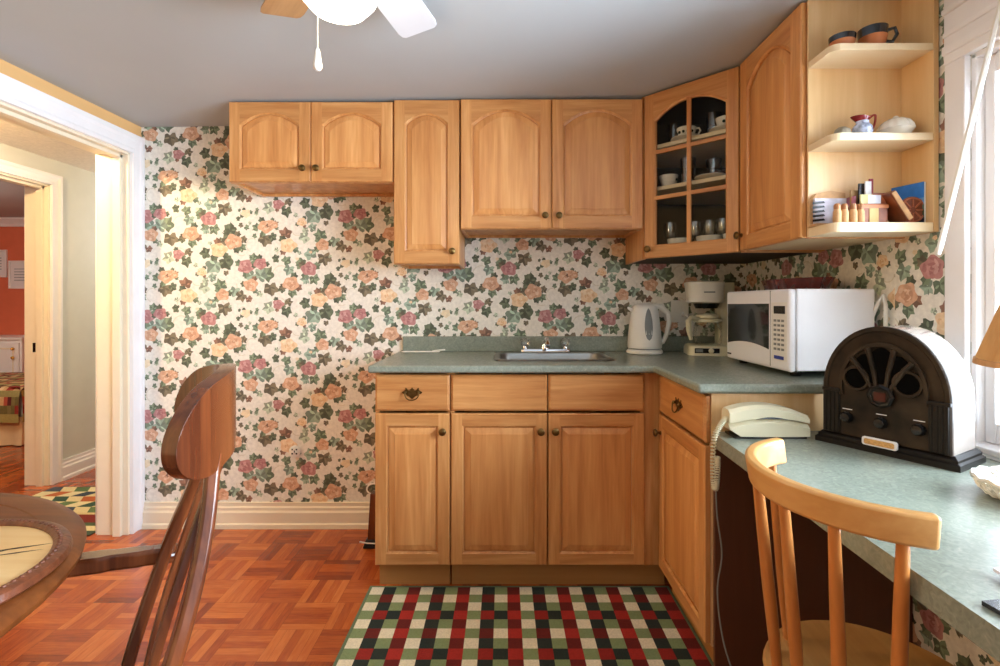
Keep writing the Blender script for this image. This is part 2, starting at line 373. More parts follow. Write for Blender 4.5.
def wallpaper_polys(rnd):
    """one repeat: list of (list of points, srgb) in metres, v upwards"""
    out = []
    def put(pts, col, k=0.17): out.append((pts, tuple(a + (b - a) * k for a, b in zip(col, (234, 229, 218)))))
    # faint scrolls
    for k in range(11):
        cx, cy = rnd.uniform(75, 630), rnd.uniform(0, 555); r0 = rnd.uniform(35, 60); a0 = rnd.uniform(0, 6.28); w = 5
        o_, i_ = [], []
        for j in range(9):
            a = a0 + j * 0.42; r = r0 * (1 - j * 0.06)
            o_.append((cx + r * cos(a), cy + r * sin(a))); i_.append((cx + (r - w) * cos(a), cy + (r - w) * sin(a)))
        put([(x * K, -y * K) for x, y in o_ + i_[::-1]], (217, 208, 188))
    for (x, y, s, ang, cc) in LEAVES:
        base = LEAFC[cc]; A = radians(ang)
        for side, f in ((1, 1.14), (-1, 0.82)):
            pts = []
            for r, d in IVY:
                t = A + side * radians(d); rr = s * r * rnd.uniform(0.86, 1.14) * 1.04
                pts.append(((x + rr * cos(t)) * K, -(y - rr * sin(t)) * K))
            put(pts, tuple(min(255, q * f) for q in base))
        # lighter and darker brush patches inside the leaf
        for q_ in range(4):
            t = A + (q_ - 1.5) * 0.9 + rnd.uniform(-0.3, 0.3); rr = rnd.uniform(0.30, 0.62) * s
            px, py = x + rr * cos(t), y - rr * sin(t); l1, l2 = rnd.uniform(0.22, 0.40) * s, rnd.uniform(0.10, 0.18) * s
            f = (1.32, 0.72, 1.18, 0.80)[q_]
            put([((px + l1 * cos(d) * cos(t) - l2 * sin(d) * sin(t)) * K, -(py - l1 * cos(d) * sin(t) - l2 * sin(d) * cos(t)) * K) for d in (0, 0.9, 1.8, 2.7, 3.6, 4.5, 5.4)], tuple(min(255, c_ * f + (10 if f > 1 else 0)) for c_ in base))
    for (x, y, s, cc) in FLOWERS:
        d, m_, l_ = FLOWC[cc]; a0 = rnd.uniform(0, 6.28)
        if s > 24:
            for q_ in range(3):     # half-hidden leaves behind the bloom
                t = a0 + q_ * 2.2 + rnd.uniform(-0.4, 0.4); px, py = x + 0.95 * s * cos(t), y - 0.95 * s * sin(t); ls = s * rnd.uniform(0.44, 0.58)
                bc = LEAFC['dgobdg'[rnd.randrange(6)]]
                for side, f in ((1, 1.1), (-1, 0.8)):
                    put([((px + ls * r * cos(t + side * radians(dg))) * K, -(py - ls * r * sin(t + side * radians(dg))) * K) for r, dg in IVY], tuple(c_ * f for c_ in bc))
        put([((x + s * (0.98 + 0.10 * cos(5 * a + a0) + 0.07 * cos(3 * a + 2 * a0)) * cos(a)) * K, -(y - s * 0.86 * (0.98 + 0.10 * cos(5 * a + a0) + 0.07 * cos(3 * a + 2 * a0)) * sin(a)) * K) for a in [i * 2 * pi / 26 for i in range(26)]], m_)
        mixc = lambda p, q, f: tuple(u_ + (w_ - u_) * f for u_, w_ in zip(p, q))
        for k in range(13):
            a = a0 + k * 2.4; rad = rnd.uniform(0.25, 0.74); cx, cy = x + rad * s * cos(a), y - rad * 0.9 * s * sin(a)
            col = mixc(d, m_, rnd.uniform(0.2, 0.9)) if k % 2 == 0 else mixc(m_, l_, rnd.uniform(0.3, 1.0))
            w0, w1, tl = rnd.uniform(0.20, 0.36), rnd.uniform(0.10, 0.20), a + pi / 2 + rnd.uniform(-0.4, 0.4)
            put([((cx + s * (w0 * cos(q) * cos(tl) - w1 * sin(q) * sin(tl))) * K, -(cy - s * (w0 * cos(q) * sin(tl) + w1 * sin(q) * cos(tl))) * K) for q in [i * 2 * pi / 9 for i in range(9)]], col)
        put([((x + 0.2 * s * cos(q)) * K, -(y - 0.16 * s * sin(q)) * K) for q in [i * 2 * pi / 8 for i in range(8)]], mixc(d, m_, 0.3))
        put([((x + 0.1 * s + 0.13 * s * cos(q)) * K, -(y - 0.1 * s * sin(q) - 0.08 * s) * K) for q in [i * 2 * pi / 6 for i in range(6)]], mixc(m_, l_, 0.6))
    return out

def wallpaper(name, u0, u1, v0, v1, frame, ou=0.0, ov=0.0, thick=0.12, bg=(234, 229, 218)):
    """frame(u, v, d) -> world point, d = distance out of the wall into the room"""
    rnd = random.Random(3); rep = wallpaper_polys(rnd)
    bm = bmesh.new(); cl = bm.loops.layers.float_color.new('Col')
    def put(pts, d, col):
        try: f = bm.faces.new([bm.verts.new(frame(p[0], p[1], d)) for p in pts])
        except ValueError: return
        c_ = rgb(*col)
        for l_ in f.loops: l_[cl] = c_
        return f
    # the wall slab itself
    P = [frame(u, v, d) for d in (0, -thick) for v in (v0, v1) for u in (u0, u1)]
    vs = [bm.verts.new(p) for p in P]
    for q in ((0, 1, 3, 2), (4, 6, 7, 5), (0, 4, 5, 1), (2, 3, 7, 6), (0, 2, 6, 4), (1, 5, 7, 3)):
        f = bm.faces.new([vs[i] for i in q])
        for l_ in f.loops: l_[cl] = rgb(*bg)
    bmesh.ops.recalc_face_normals(bm, faces=bm.faces)
    for i in range(-8, 10):
        for j in range(-8, 12):
            du, dv = ou + i * TS, ov + j * TS - (i % 2) * TS * 0.5 - (i // 2) * 0.0
            if du + 0.75 < u0 or du > u1 + 0.1 or dv + 0.1 < v0 or dv - 0.65 > v1: continue
            for k, (pts, col) in enumerate(rep):
                q = clip([(x + du, y + dv) for x, y in pts], u0, u1, v0, v1)
                if q: put(q, 0.0002 + k * 1.2e-6, col)
    me = bpy.data.meshes.new(name); bm.to_mesh(me); bm.free(); me.materials.append(M['wallpaper'])
    o = bpy.data.objects.new(name, me); COL.objects.link(o)
    return struct(o)

# back wall: u = x, v = z ; crop frame origin at photo (145,200)
U0 = (145 - 505) / 190.4; V0 = 1.1765 + (303 - 200) / 190.4
wallpaper('wall_back', LEFT, RIGHT + 0.12, 0.0, 2.16, lambda u, v, d: (u, BACK - d, v), U0, V0)
# right wall: two drops of paper either side of a seam, and the wall round the window
WY0, WY1, WZ0, WZ1 = -0.55, 1.343, 0.80, 1.849
wallpaper('wall_right', 1.604, BACK, 0.0, 2.18, lambda u, v, d: (RIGHT - d, u, v), 0.3, 0.12)
def rw(name, u0, u1, v0, v1, ou, ov): wallpaper(name, u0, u1, v0, v1, lambda u, v, d: (RIGHT - d, 4 - u, v), ou, ov)
rw('wall_right_beside_window', 4 - 1.604, 4 - WY1, 0.0, 2.18, 0.09, 0.33)
rw('wall_right_below_window', 4 - WY1, 4 - WY0, 0.0, WZ0 - 0.03, 0.09, 0.33)
rw('wall_right_above_window', 4 - WY1, 4 - WY0, WZ1, 2.18, 0.09, 0.33)
rw('wall_right_front', 4 - WY0, 4 - FRONT, 0.0, 2.18, 0.09, 0.33)

# ------------------------------------------------------------------ left wall with doorway, hall, bedroom
DY0, DY1, DZ = 1.70, 2.52, 1.94
w = MB().use(M['tan_paint'])
w.box(HL, LEFT, FRONT, DY0, 0, 2.12).box(HL, LEFT, DY0, DY1, DZ, 2.12).box(HL, LEFT, DY1, BACK, 0, 2.12)
struct(w.build('wall_left'))
struct(MB().box(HL, LEFT, BACK, 4.8, 0, 2.12).build('wall_hall_right', M['hall_paint']))
struct(MB().box(HF, HL, 4.7, 4.8, 0, 2.11).build('wall_hall_end', M['hall_paint']))
struct(MB().box(HF, HL, -1.2, -1.1, 0, 2.11).build('wall_hall_near', M['hall_paint']))
BY0, BY1 = 2.42, 3.20
w = MB()
for z0, z1, y0, y1 in ((0, 2.11, -1.2, BY0), (DZ, 2.11, BY0, BY1), (0, 2.11, BY1, 4.8)): w.box(BR + 0.02, HF, y0, y1, z0, z1)
struct(w.build('wall_hall_far', M['hall_paint']))
w = MB()
for z0, z1, y0, y1 in ((0, 2.11, 0.9, BY0), (DZ, 2.11, BY0, BY1), (0, 2.11, BY1, 5.48)): w.box(BR, BR + 0.02, y0, y1, z0, z1)
struct(w.build('wall_bedroom_right', M['salmon']))
struct(MB().box(-7.2, BR, 5.48, 5.6, 0, 2.11).build('wall_bedroom_back', M['salmon']))
struct(MB().box(-7.2, -7.08, 0.9, 5.48, 0, 2.11).build('wall_bedroom_left', M['salmon']))
struct(MB().box(-7.08, BR, 0.9, 1.0, 0, 2.11).build('wall_bedroom_front', M['salmon']))
struct(MB().prism([(5.48, 2.11), (5.48, 2.02), (5.465, 2.02), (5.45, 2.05), (5.42, 2.08), (5.40, 2.095), (5.40, 2.11)], 'x', -7.08, BR).build('trim_bedroom', M['white_paint']))

def casing(name, x, side, y0, y1, zt, w, mat, wtop=None):
    """mitred door casing on the plane x, standing out to 'side' (+1/-1)"""
    wt = wtop or w
    m = MB(); prof = [(0.0, 0.010), (0.012, 0.016), (0.2, 0.016), (0.28, 0.011), (0.62, 0.014), (0.78, 0.020), (1.0, 0.020), (1.0, 0.0), (0.0, 0.0)]
    path = [((y1, 0.0), (1, 0)), ((y1, zt), (1, 1)), ((y0, zt), (-1, 1)), ((y0, 0.0), (-1, 0))]
    rings = []
    for (y, z), (dy, dz) in path:
        rings.append([(x + side * t, y + dy * w * f, z + dz * wt * f) for f, t in prof])
    m.loft(rings)
    return struct(m.build(name, mat))
casing('trim_1', LEFT, 1, DY0, DY1, DZ, 0.078, M['white_paint'], 0.098)
casing('trim_2', HL, -1, DY0, DY1, DZ, 0.07, M['white_paint'])
casing('trim_3', HF, 1, BY0, BY1, DZ, 0.07, M['white_paint'])
def jamb(name, xa, xb, y0, y1, zt, mat):
    m = MB(); t = 0.012
    m.box(xa, xb, y1 - t, y1 + 0.002, 0, zt).box(xa, xb, y0 - 0.002, y0 + t, 0, zt).box(xa, xb, y0, y1, zt - t, zt + 0.002)
    xm = xa + (xb - xa) * 0.58     # stop bead
    s = 0.018
    m.box(xm, xm + 0.04, y1 - t - s, y1 - t, 0, zt - t).box(xm, xm + 0.04, y0 + t, y0 + t + s, 0, zt - t).box(xm, xm + 0.04, y0, y1, zt - t - s, zt - t)
    return struct(m.build(name, mat, bevel=0.002))
jamb('door_1', HL, LEFT, DY0, DY1, DZ, M['cream_trim'])
d2 = jamb('door_2', BR, HF, BY0, BY1, DZ, M['cream_trim'])
MB().box(-3.03, -3.012, BY1 - 0.0135, BY1 - 0.012, 0.86, 0.92).build('strike_plate', M['black_plastic'], d2)

def base_prof(h, t): return [(0, 0), (t + 0.006, 0), (t + 0.006, h * 0.16), (t, h * 0.22), (t, h * 0.62), (t * 0.72, h * 0.70), (t * 0.72, h * 0.80), (t * 0.45, h * 0.86), (t * 0.45, h), (0, h)]
def baseboard(name, pts_dir, h, t, mat):
    (ax, ay), (bx, by), (nx, ny) = pts_dir
    m = MB(); m.loft([[(x + nx * d, y + ny * d, z) for d, z in base_prof(h, t)] for x, y in ((ax, ay), (bx, by))])
    return struct(m.build(name, mat))
baseboard('baseboard_back', ((LEFT + 0.021, BACK), (-0.54, BACK), (0, -1)), 0.132, 0.02, M['cream_trim'])
baseboard('baseboard_right', ((RIGHT, 1.5), (RIGHT, FRONT), (-1, 0)), 0.132, 0.02, M['white_paint'])
baseboard('baseboard_hall', ((HF, BY1 + 0.071), (HF, 4.7), (1, 0)), 0.135, 0.018, M['white_paint'])
baseboard('baseboard_left', ((LEFT, DY0 - 0.08), (LEFT, FRONT), (1, 0)), 0.132, 0.02, M['cream_trim'])

# ------------------------------------------------------------------ window on the right wall
win = MB().use(M['white_paint'])
cw = 0.063
win.box(RIGHT - 0.018, RIGHT, WY1, WY1 + cw, WZ0 - 0.03, WZ1)                 # far casing
win.box(RIGHT - 0.018, RIGHT, WY0 - cw, WY0, WZ0 - 0.03, WZ1)
win.box(RIGHT - 0.020, RIGHT, WY0 - cw, WY1 + cw, WZ1, 2.13)                   # tall head board
for z0, z1, t in ((1.875, 1.90, 0.027), (1.925, 1.94, 0.024), (1.99, 2.005, 0.028), (2.075, 2.13, 0.04)):
    win.box(RIGHT - t, RIGHT - 0.018, WY0 - cw, WY1 + cw, z0, z1)
win.box(RIGHT, RIGHT + 0.09, WY1 - 0.014, WY1 + 0.002, WZ0, WZ1).box(RIGHT, RIGHT + 0.09, WY0 - 0.002, WY0 + 0.014, WZ0, WZ1).box(RIGHT, RIGHT + 0.09, WY0, WY1, WZ1 - 0.014, WZ1 + 0.002)
wo = struct(win.build('window_1', bevel=0.003))
sash = MB().use(M['white_paint'])
sx0, sx1 = RIGHT + 0.022, RIGHT + 0.055
ym = (WY0 + WY1) / 2
for y0, y1 in ((WY0 + 0.014, WY0 + 0.042), (WY1 - 0.042, WY1 - 0.014), (ym - 0.03, ym + 0.03)): sash.box(sx0, sx1, y0, y1, WZ0 + 0.005, WZ1 - 0.015)
for ya, yb in ((WY0 + 0.042, ym - 0.03), (ym + 0.03, WY1 - 0.042)):
    for z0, z1 in ((WZ0 + 0.005, WZ0 + 0.06), (WZ1 - 0.065, WZ1 - 0.015)): sash.box(sx0 + 0.001, sx1 - 0.001, ya, yb, z0, z1)
sash.build('sash', parent=wo, bevel=0.004)
MB().box(RIGHT + 0.036, RIGHT + 0.041, WY0 + 0.05, WY1 - 0.05, WZ0 + 0.04, WZ1 - 0.05).build('glass_pane', M['window_glass'], wo)
MB().box(RIGHT - 0.03, RIGHT + 0.12, WY0 - 0.075, WY1 + 0.075, WZ0 - 0.016, WZ0 + 0.004).build('sill', M['white_paint'], wo, bevel=0.006)

# ------------------------------------------------------------------ cabinet doors, drawers, knobs
def add_knob(parent, x, z, y=0.0, r=0.0155):
    m = MB()
    prof = [(0.008, 0.0), (0.0085, 0.002), (0.0055, 0.004), (0.005, 0.012), (r * 0.8, 0.016), (r, 0.021), (r * 0.93, 0.026), (r * 0.55, 0.0295), (0.001, 0.0305)]
    m.lathe(prof, 20)
    for v in m.bm.verts: v.co = Vector((x + v.co.x, y - v.co.z, z + v.co.y))
    return m.build('knob', M['brass'], parent, smooth=True)

def add_pull(parent, cx, cz, y=0.0, s=1.0):
    """batwing plate with a swinging bail"""
    half = [(0.0, 0.024), (0.004, 0.018), (0.010, 0.016), (0.008, 0.011), (0.016, 0.012), (0.022, 0.020), (0.028, 0.022), (0.027, 0.014), (0.034, 0.008), (0.042, 0.003),
            (0.036, -0.004), (0.026, -0.002), (0.022, -0.010), (0.012, -0.014), (0.006, -0.02), (0.0, -0.024)]
    pts = [(cx + a * s, cz + b * s) for a, b in half] + [(cx - a * s, cz + b * s) for a, b in half[-2:0:-1]]
    m = MB(); m.prism(pts, 'y', y - 0.0025, y)
    for sx in (-1, 1): m.ball((cx + sx * 0.028 * s, y - 0.008, cz + 0.004 * s), 0.006 * s)
    path = []
    for i in range(15):
        a = pi * i / 14
        path.append((cx - 0.028 * s * cos(a), y - 0.012 - 0.006 * sin(a), cz + 0.004 * s - 0.030 * s * sin(a) ** 0.7))
    m.tube(path, 0.0026 * s, 8)
    return m.build('pull_handle', M['brass'], parent, smooth=True)

def outline(w, h, st, rb, rt, rise, ins, n=14):
    """inner opening of a door frame: rectangle, or with an arched top when rise > 0 (counter-clockwise)"""
    x0, x1, z0 = st + ins, w - st - ins, rb + ins
    zt = h - rt - ins; zs = zt - rise
    p = [(x0, z0), (x1, z0)]
    for i in range(n + 1):
        t = 1 - 2 * i / n
        p.append((w / 2 + t * (x1 - x0) / 2, zs + rise * (1 - abs(t) ** 2.1)))
    return p

def add_door(parent, x, y, z, w, h, rise=0.0, knob=None, rz=0.0, st=0.056, rb=0.056, rt=0.056, glass=False, label=None):
    T = 0.019; ch = 0.004
    m = MB(); ins0 = outline(w, h, st, rb, rt, rise, 0.0)
    n = len(ins0)
    # outer rim and back
    m.use(M['maple_v'])
    ring = lambda i, yy: [(i, yy, i), (w - i, yy, i), (w - i, yy, h - i), (i, yy, h - i)]
    m.loft([ring(0, T), ring(0, ch), ring(ch, 0)], cap0=not glass, cap1=False)
    # stiles / rails as flat faces round the opening
    x0, x1 = st, w - st
    m.use(M['maple_v'])
    m.poly([(ch, 0, ch), (x0, 0, ch), (x0, 0, h - ch), (ch, 0, h - ch)])
    m.poly([(x1, 0, ch), (w - ch, 0, ch), (w - ch, 0, h - ch), (x1, 0, h - ch)])
    m.use(M['maple_h'])
    m.poly([(x0, 0, ch), (x1, 0, ch), (x1, 0, rb), (x0, 0, rb)])
    top = ins0[2:]
    for i in range(len(top) - 1):
        a, b = top[i], top[i + 1]
        m.poly([(a[0], 0, a[1]), (a[0], 0, h - ch), (b[0], 0, h - ch), (b[0], 0, b[1])])
    m.use(M['maple_v'])
    rings = [[(a, yy, b) for a, b in outline(w, h, st, rb, rt, rise, i)] for i, yy in ((0, 0), (0.003, 0.004), (0.007, 0.006), (0.007, 0.0135 if not glass else T))]
    m.loft(rings, cap0=False, cap1=False)
    if glass:   # back of the frame
        bi = outline(w, h, st, rb, rt, rise, 0.008)
        m.poly([(0, T, 0), (0, T, h), (bi[0][0], T, h), (bi[0][0], T, 0)]); m.poly([(w, T, 0), (w, T, h), (bi[1][0], T, h), (bi[1][0], T, 0)])
    d = m.build('door', parent=parent, loc=(x, y, z), rz=rz)
    if label: d['label'] = label
    if glass:
        g = MB().use(M['maple_v'])
        cx = w / 2
        g.box(cx - 0.009, cx + 0.009, 0.003, 0.015, rb, h - rt)
        g.use(M['maple_h'])
        zh = (h - rt - rb)
        for f in (0.345, 0.672): g.box(st, w - st, 0.004, 0.014, rb + zh * f - 0.009, rb + zh * f + 0.009)
        g.build('glazing_bars', parent=d, bevel=0.002)
        MB().prism(outline(w, h, st, rb, rt, rise, -0.004), 'y', 0.015, 0.018).build('glass_pane', M['glass'], d)
    else:
        p = MB().use(M['maple_panel'])
        big = min(0.034, (w - 2 * st) * 0.16)
        rr = [[(a, yy, b) for a, b in outline(w, h, st, rb, rt, rise * k, i)] for i, yy, k in ((0.006, 0.0132, 1), (0.011, 0.0132, 1), (0.0115, 0.009, 1), (big, 0.0025, 0.97), (big + 0.001, 0.0008, 0.97))]
        p.loft(rr, cap0=False, cap1=True)
        p.build('raised_panel', parent=d)
    if knob: add_knob(d, knob[0], knob[1])
    return d

def add_drawer(parent, x, y, z, w, h, pull=False):
    T = 0.019; m = MB().use(M['maple_h'])
    ring = lambda i, yy: [(i, yy, i), (w - i, yy, i), (w - i, yy, h - i), (i, yy, h - i)]
    m.loft([ring(0, T), ring(0, 0.007), ring(0.004, 0.004), ring(0.009, 0.0), ring(0.012, 0.0)])
    d = m.build('drawer', parent=parent, loc=(x, y, z))
    if pull: add_pull(d, w / 2, h * 0.50)
    return d

def carcass(parent, w, h, y0, y1, z0=0.0, mat=None, x0=0.0, back=True, top=True, under=None):
    t = 0.016; m = MB().use(mat or M['maple_v'])
    m.box(x0, x0 + t, y0, y1, z0, h).box(x0 + w - t, x0 + w, y0, y1, z0, h)
    if under: m.use(under)
    m.box(x0 + t, x0 + w - t, y0, y1, z0 + (0.004 if under else 0.012), z0 + 0.012 + t).use(mat or M['maple_v'])
    if top: m.box(x0 + t, x0 + w - t, y0, y1, h - t, h)
    if back: m.box(x0 + t, x0 + w - t, y1 - 0.008, y1, z0 + 0.028, h - t)
    if not under:
        m.box(x0 + t, x0 + w - t, y1 - 0.026, y1 - 0.010, z0 - 0.0, z0 + 0.012)
        m.box(x0 + t, x0 + w - t, y0, y0 + 0.016, z0, z0 + 0.012)     # thin rail behind the doors
    return m.build('body', parent=parent)

YU = 2.27; SU = 218.1
def upper(name, label, px0, px1, zb, ndoors, knobs, rise, rt, fill=0.0):
    x0, x1 = (px0 - 505) / SU, (px1 - 505) / SU
    h = ceil_z(x0) - 0.004 - zb
    t = thing(name, label, 'cabinet', (x0, YU, zb)); w = x1 - x0
    carcass(t, w, h, 0.021, BACK - YU - 0.002)
    dw = (w - fill) / ndoors; g = 0.0015
    for k in range(ndoors):
        dwk = dw - 2 * g
        kp = None if knobs is None else ((dwk - 0.03) if knobs[k] == 'r' else 0.03, 0.058 if ndoors > 1 else 0.056)
        add_door(t, k * dw + g, 0, 0.002, dwk, h - 0.006, rise, kp, rt=rt, st=0.050)
    if fill:
        MB().box(w - fill + 0.001, w - 0.001, 0.002, 0.02, 0.002, h - 0.004).build('filler_strip', M['maple_v'], t, bevel=0.002)
    return t
upper('wall_cabinet', 'short double-door maple wall cabinet at the left end, above bare wallpaper', 230, 394.3, 1.731, 2, ('r', 'l'), 0.055, 0.05)
upper('wall_cabinet', 'narrow tall single-door maple wall cabinet hanging lower than its neighbours', 395, 461, 1.355, 1, ('r',), 0.045, 0.062)
upper('wall_cabinet', 'wide double-door maple wall cabinet above the sink', 462, 645, 1.516, 2, ('r', 'l'), 0.066, 0.048)

# corner cabinet with glass door
CZ = 1.378
ct = ceil_z(0.642) - 0.004
t = thing('corner_cabinet', 'diagonal corner maple cabinet with a six-pane glass door', 'cabinet', (0.642, YU, CZ))
H = ct - CZ; R2 = 0.628; Dn = 0.298; BK = BACK - YU - 0.002
def pent(i): return [(0.016 + i * 0, 0.012 + i), (0.31 - 0.0, -0.284 + i), (R2 - 0.002, -0.284 + i), (R2 - 0.002, BK), (0.016, BK)]
m = MB().use(M['maple_v'])
m.box(0.0, 0.016, 0.016, BK, 0, H).box(0.312, R2, -0.298 + 0.002, -0.284, 0, H)
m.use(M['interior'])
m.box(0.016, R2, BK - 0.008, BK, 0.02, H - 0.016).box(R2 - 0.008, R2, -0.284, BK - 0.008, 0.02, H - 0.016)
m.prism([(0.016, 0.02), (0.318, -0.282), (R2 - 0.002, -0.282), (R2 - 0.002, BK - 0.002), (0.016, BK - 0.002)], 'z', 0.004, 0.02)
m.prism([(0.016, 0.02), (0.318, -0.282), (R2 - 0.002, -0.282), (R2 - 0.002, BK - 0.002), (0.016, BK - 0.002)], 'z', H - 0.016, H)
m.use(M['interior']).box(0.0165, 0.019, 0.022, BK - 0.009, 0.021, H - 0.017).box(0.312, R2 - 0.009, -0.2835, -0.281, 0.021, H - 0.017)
m.build('body', parent=t)
for zs in (1.708, 1.900):
    m = MB().use(M['shelf_edge']); m.prism([(0.020, 0.036), (0.320, -0.266), (R2 - 0.01, -0.266), (R2 - 0.01, BK - 0.01), (0.020, BK - 0.01)], 'z', zs - CZ - 0.018, zs - CZ)
    m.build('shelf', parent=t, bevel=0.002)
dw = sqrt(2) * Dn
add_door(t, 0.003, -0.003, 0.002, dw - 0.006, H - 0.006, 0.06, (0.026, 0.04), rz=-pi / 4, st=0.046, rb=0.052, rt=0.06, glass=True, label='six-pane glass door with an arched top')
# tall right wall cabinet
th = ceil_z(0.94) - 0.004 - 1.381
t = thing('wall_cabinet', 'tall single-door maple wall cabinet between the glass corner cabinet and open shelves', 'cabinet', (0.94, 1.970, 1.381), -pi / 2)
carcass(t, 0.407, th, 0.021, 0.328, under=M['shelf_edge'])
add_door(t, 0.002, 0, 0.002, 0.403, th - 0.006, 0.07, (0.016, 0.06), rt=0.05)

# open end shelves
t = thing('open_shelf_unit', 'open pale maple end shelves beside the window', 'shelf', (0.957, 1.438, 1.3835))
hs = 2.128 - 1.3835
m = MB().use(M['maple_pale'])
m.box(0.0, 0.293, 0.116, 0.123, 0, hs).box(0.293, 0.309, 0.0, 0.123, 0, hs)
m.build('body', parent=t, bevel=0.0015)
def shelf_pts(): return [(0.001, 0.117)] + [(0.001, 0.028)] + arc(0.029, 0.028, 0.028, pi, 1.5 * pi, 6) + [(0.2925, 0.0), (0.2925, 0.117)]
for z0, z1 in ((0.0, 0.028), (0.2665, 0.2885), (0.529, 0.549)):
    MB().prism(shelf_pts(), 'z', z0, z1).build('shelf', M['shelf_edge'], t, bevel=0.0015)
SH = (1.3835 + 0.0287, 1.3835 + 0.2892, 1.3835 + 0.5497)

# ------------------------------------------------------------------ base cabinets
YB = 2.015; CT = 0.9245; CB = 0.8945
def base_unit(label, x0, x1, fronts, knobs, pulls, name='base_cabinet'):
    t = thing(name, label, 'cabinet', (x0, YB, 0)); w = x1 - x0
    carcass(t, w, CB - 0.002, 0.021, BACK - YB - 0.002, 0.10, top=False)
    MB().box(0.008 if x0 < -0.4 else 0.0, w - 0.006 if x0 < -0.4 else w + 0.095, 0.055, 0.072, 0.0, 0.10).build('toe_kick', M['toe'], t)
    k = 0.0
    for i, fw in enumerate(fronts):
        add_drawer(t, k + 0.0025, 0, 0.736, fw - 0.005, 0.148, pulls[i])
        kx = (fw - 0.005 - 0.027) if knobs[i] == 'r' else 0.027
        add_door(t, k + 0.0025, 0, 0.108, fw - 0.005, 0.618, 0.0, (kx, 0.548), st=0.045, rb=0.047, rt=0.049)
        k += fw
    return t
base_unit('narrow maple base cabinet with one drawer and one door, beside the bare wallpaper', -0.525, -0.2165, [0.3085], 'r', [True])
base_unit('wide maple sink base cabinet with two doors and two blank drawer fronts', -0.2155, 0.5785, [0.397, 0.397], 'rl', [False, False])
t = thing('base_cabinet', 'maple base cabinet on the right run, its drawer and door facing left', 'cabinet', (0.631, 2.013, 0), -pi / 2)
carcass(t, 0.463, CB - 0.002, 0.021, 0.635, 0.10, M['maple_pale'], top=False)
MB().box(0.0, 0.463, 0.056, 0.072, 0.0, 0.10).build('toe_kick', M['toe'], t)
d = add_drawer(t, 0.0025, 0, 0.736, 0.456, 0.148, True)
add_door(t, 0.0025, 0, 0.108, 0.456, 0.618, 0.0, (0.026, 0.548), st=0.045, rb=0.047, rt=0.049)
MB().box(-0.038, -0.022, -0.051, 0.02, 0.10, CB - 0.002).build('filler_strip', M['maple_v'], t)

# countertop: L with a hole for the sink
SX0, SX1, SY0, SY1 = -0.025, 0.475, 2.165, 2.475
m = MB(); xs = [-0.545, SX0, SX1, 0.604, RIGHT - 0.002]; ys = [1.532, 1.985, SY0, SY1, BACK - 0.002]
vv = {}
def gv(i, j, z):
    if (i, j, z) not in vv: vv[(i, j, z)] = m.v((xs[i], ys[j], z))
    return vv[(i, j, z)]
cells = {(i, j) for i in range(4) for j in range(4)} - {(0, 0), (1, 0), (2, 0), (1, 2)}
for (i, j) in cells:
    m.face([gv(i, j, CT), gv(i + 1, j, CT), gv(i + 1, j + 1, CT), gv(i, j + 1, CT)])
    m.face([gv(i, j, CB), gv(i, j + 1, CB), gv(i + 1, j + 1, CB), gv(i + 1, j, CB)])
    for (di, dj, a, b) in ((0, -1, (i, j), (i + 1, j)), (1, 0, (i + 1, j), (i + 1, j + 1)), (0, 1, (i + 1, j + 1), (i, j + 1)), (-1, 0, (i, j + 1), (i, j))):
        if (i + di, j + dj) not in cells: m.face([gv(*a, CT), gv(*a, CB), gv(*b, CB), gv(*b, CT)])
top = m.build('countertop', M['laminate'], bevel=0.009, seg=3, smooth=True)
tag(top, 'grey-green laminate worktop over the maple base cabinets', 'worktop')
bs = MB(); bs.box(-0.525, RIGHT - 0.022, BACK - 0.022, BACK - 0.002, CT, CT + 0.078).box(RIGHT - 0.022, RIGHT - 0.002, 1.545, BACK - 0.002, CT, CT + 0.078)
bs.build('backsplash', M['laminate'], top, bevel=0.004)

# sink
t = thing('sink', 'small stainless steel sink set in the worktop', 'sink', (0.225, 2.32, CT + 0.0007))
sx, sy = 0.268, 0.172
def sr(i, z, r): return [(a, b, z) for a, b in rrect(-sx + i, sx - i, -sy + i, sy - i, r)]
m = MB(); m.loft([sr(0, 0.0006, 0.045), sr(0.004, 0.0045, 0.044), sr(0.018, 0.005, 0.05), sr(0.026, 0.001, 0.05), sr(0.034, -0.02, 0.05), sr(0.044, -0.125, 0.05), sr(0.07, -0.145, 0.05), sr(0.14, -0.15, 0.02)], cap0=False)
m.build('basin', M['steel'], t, smooth=True)
m = MB(); m.lathe([(0.04, -0.149), (0.042, -0.146), (0.03, -0.145), (0.02, -0.15), (0.001, -0.151)], 24); m.build('drain', M['chrome'], t, smooth=True)
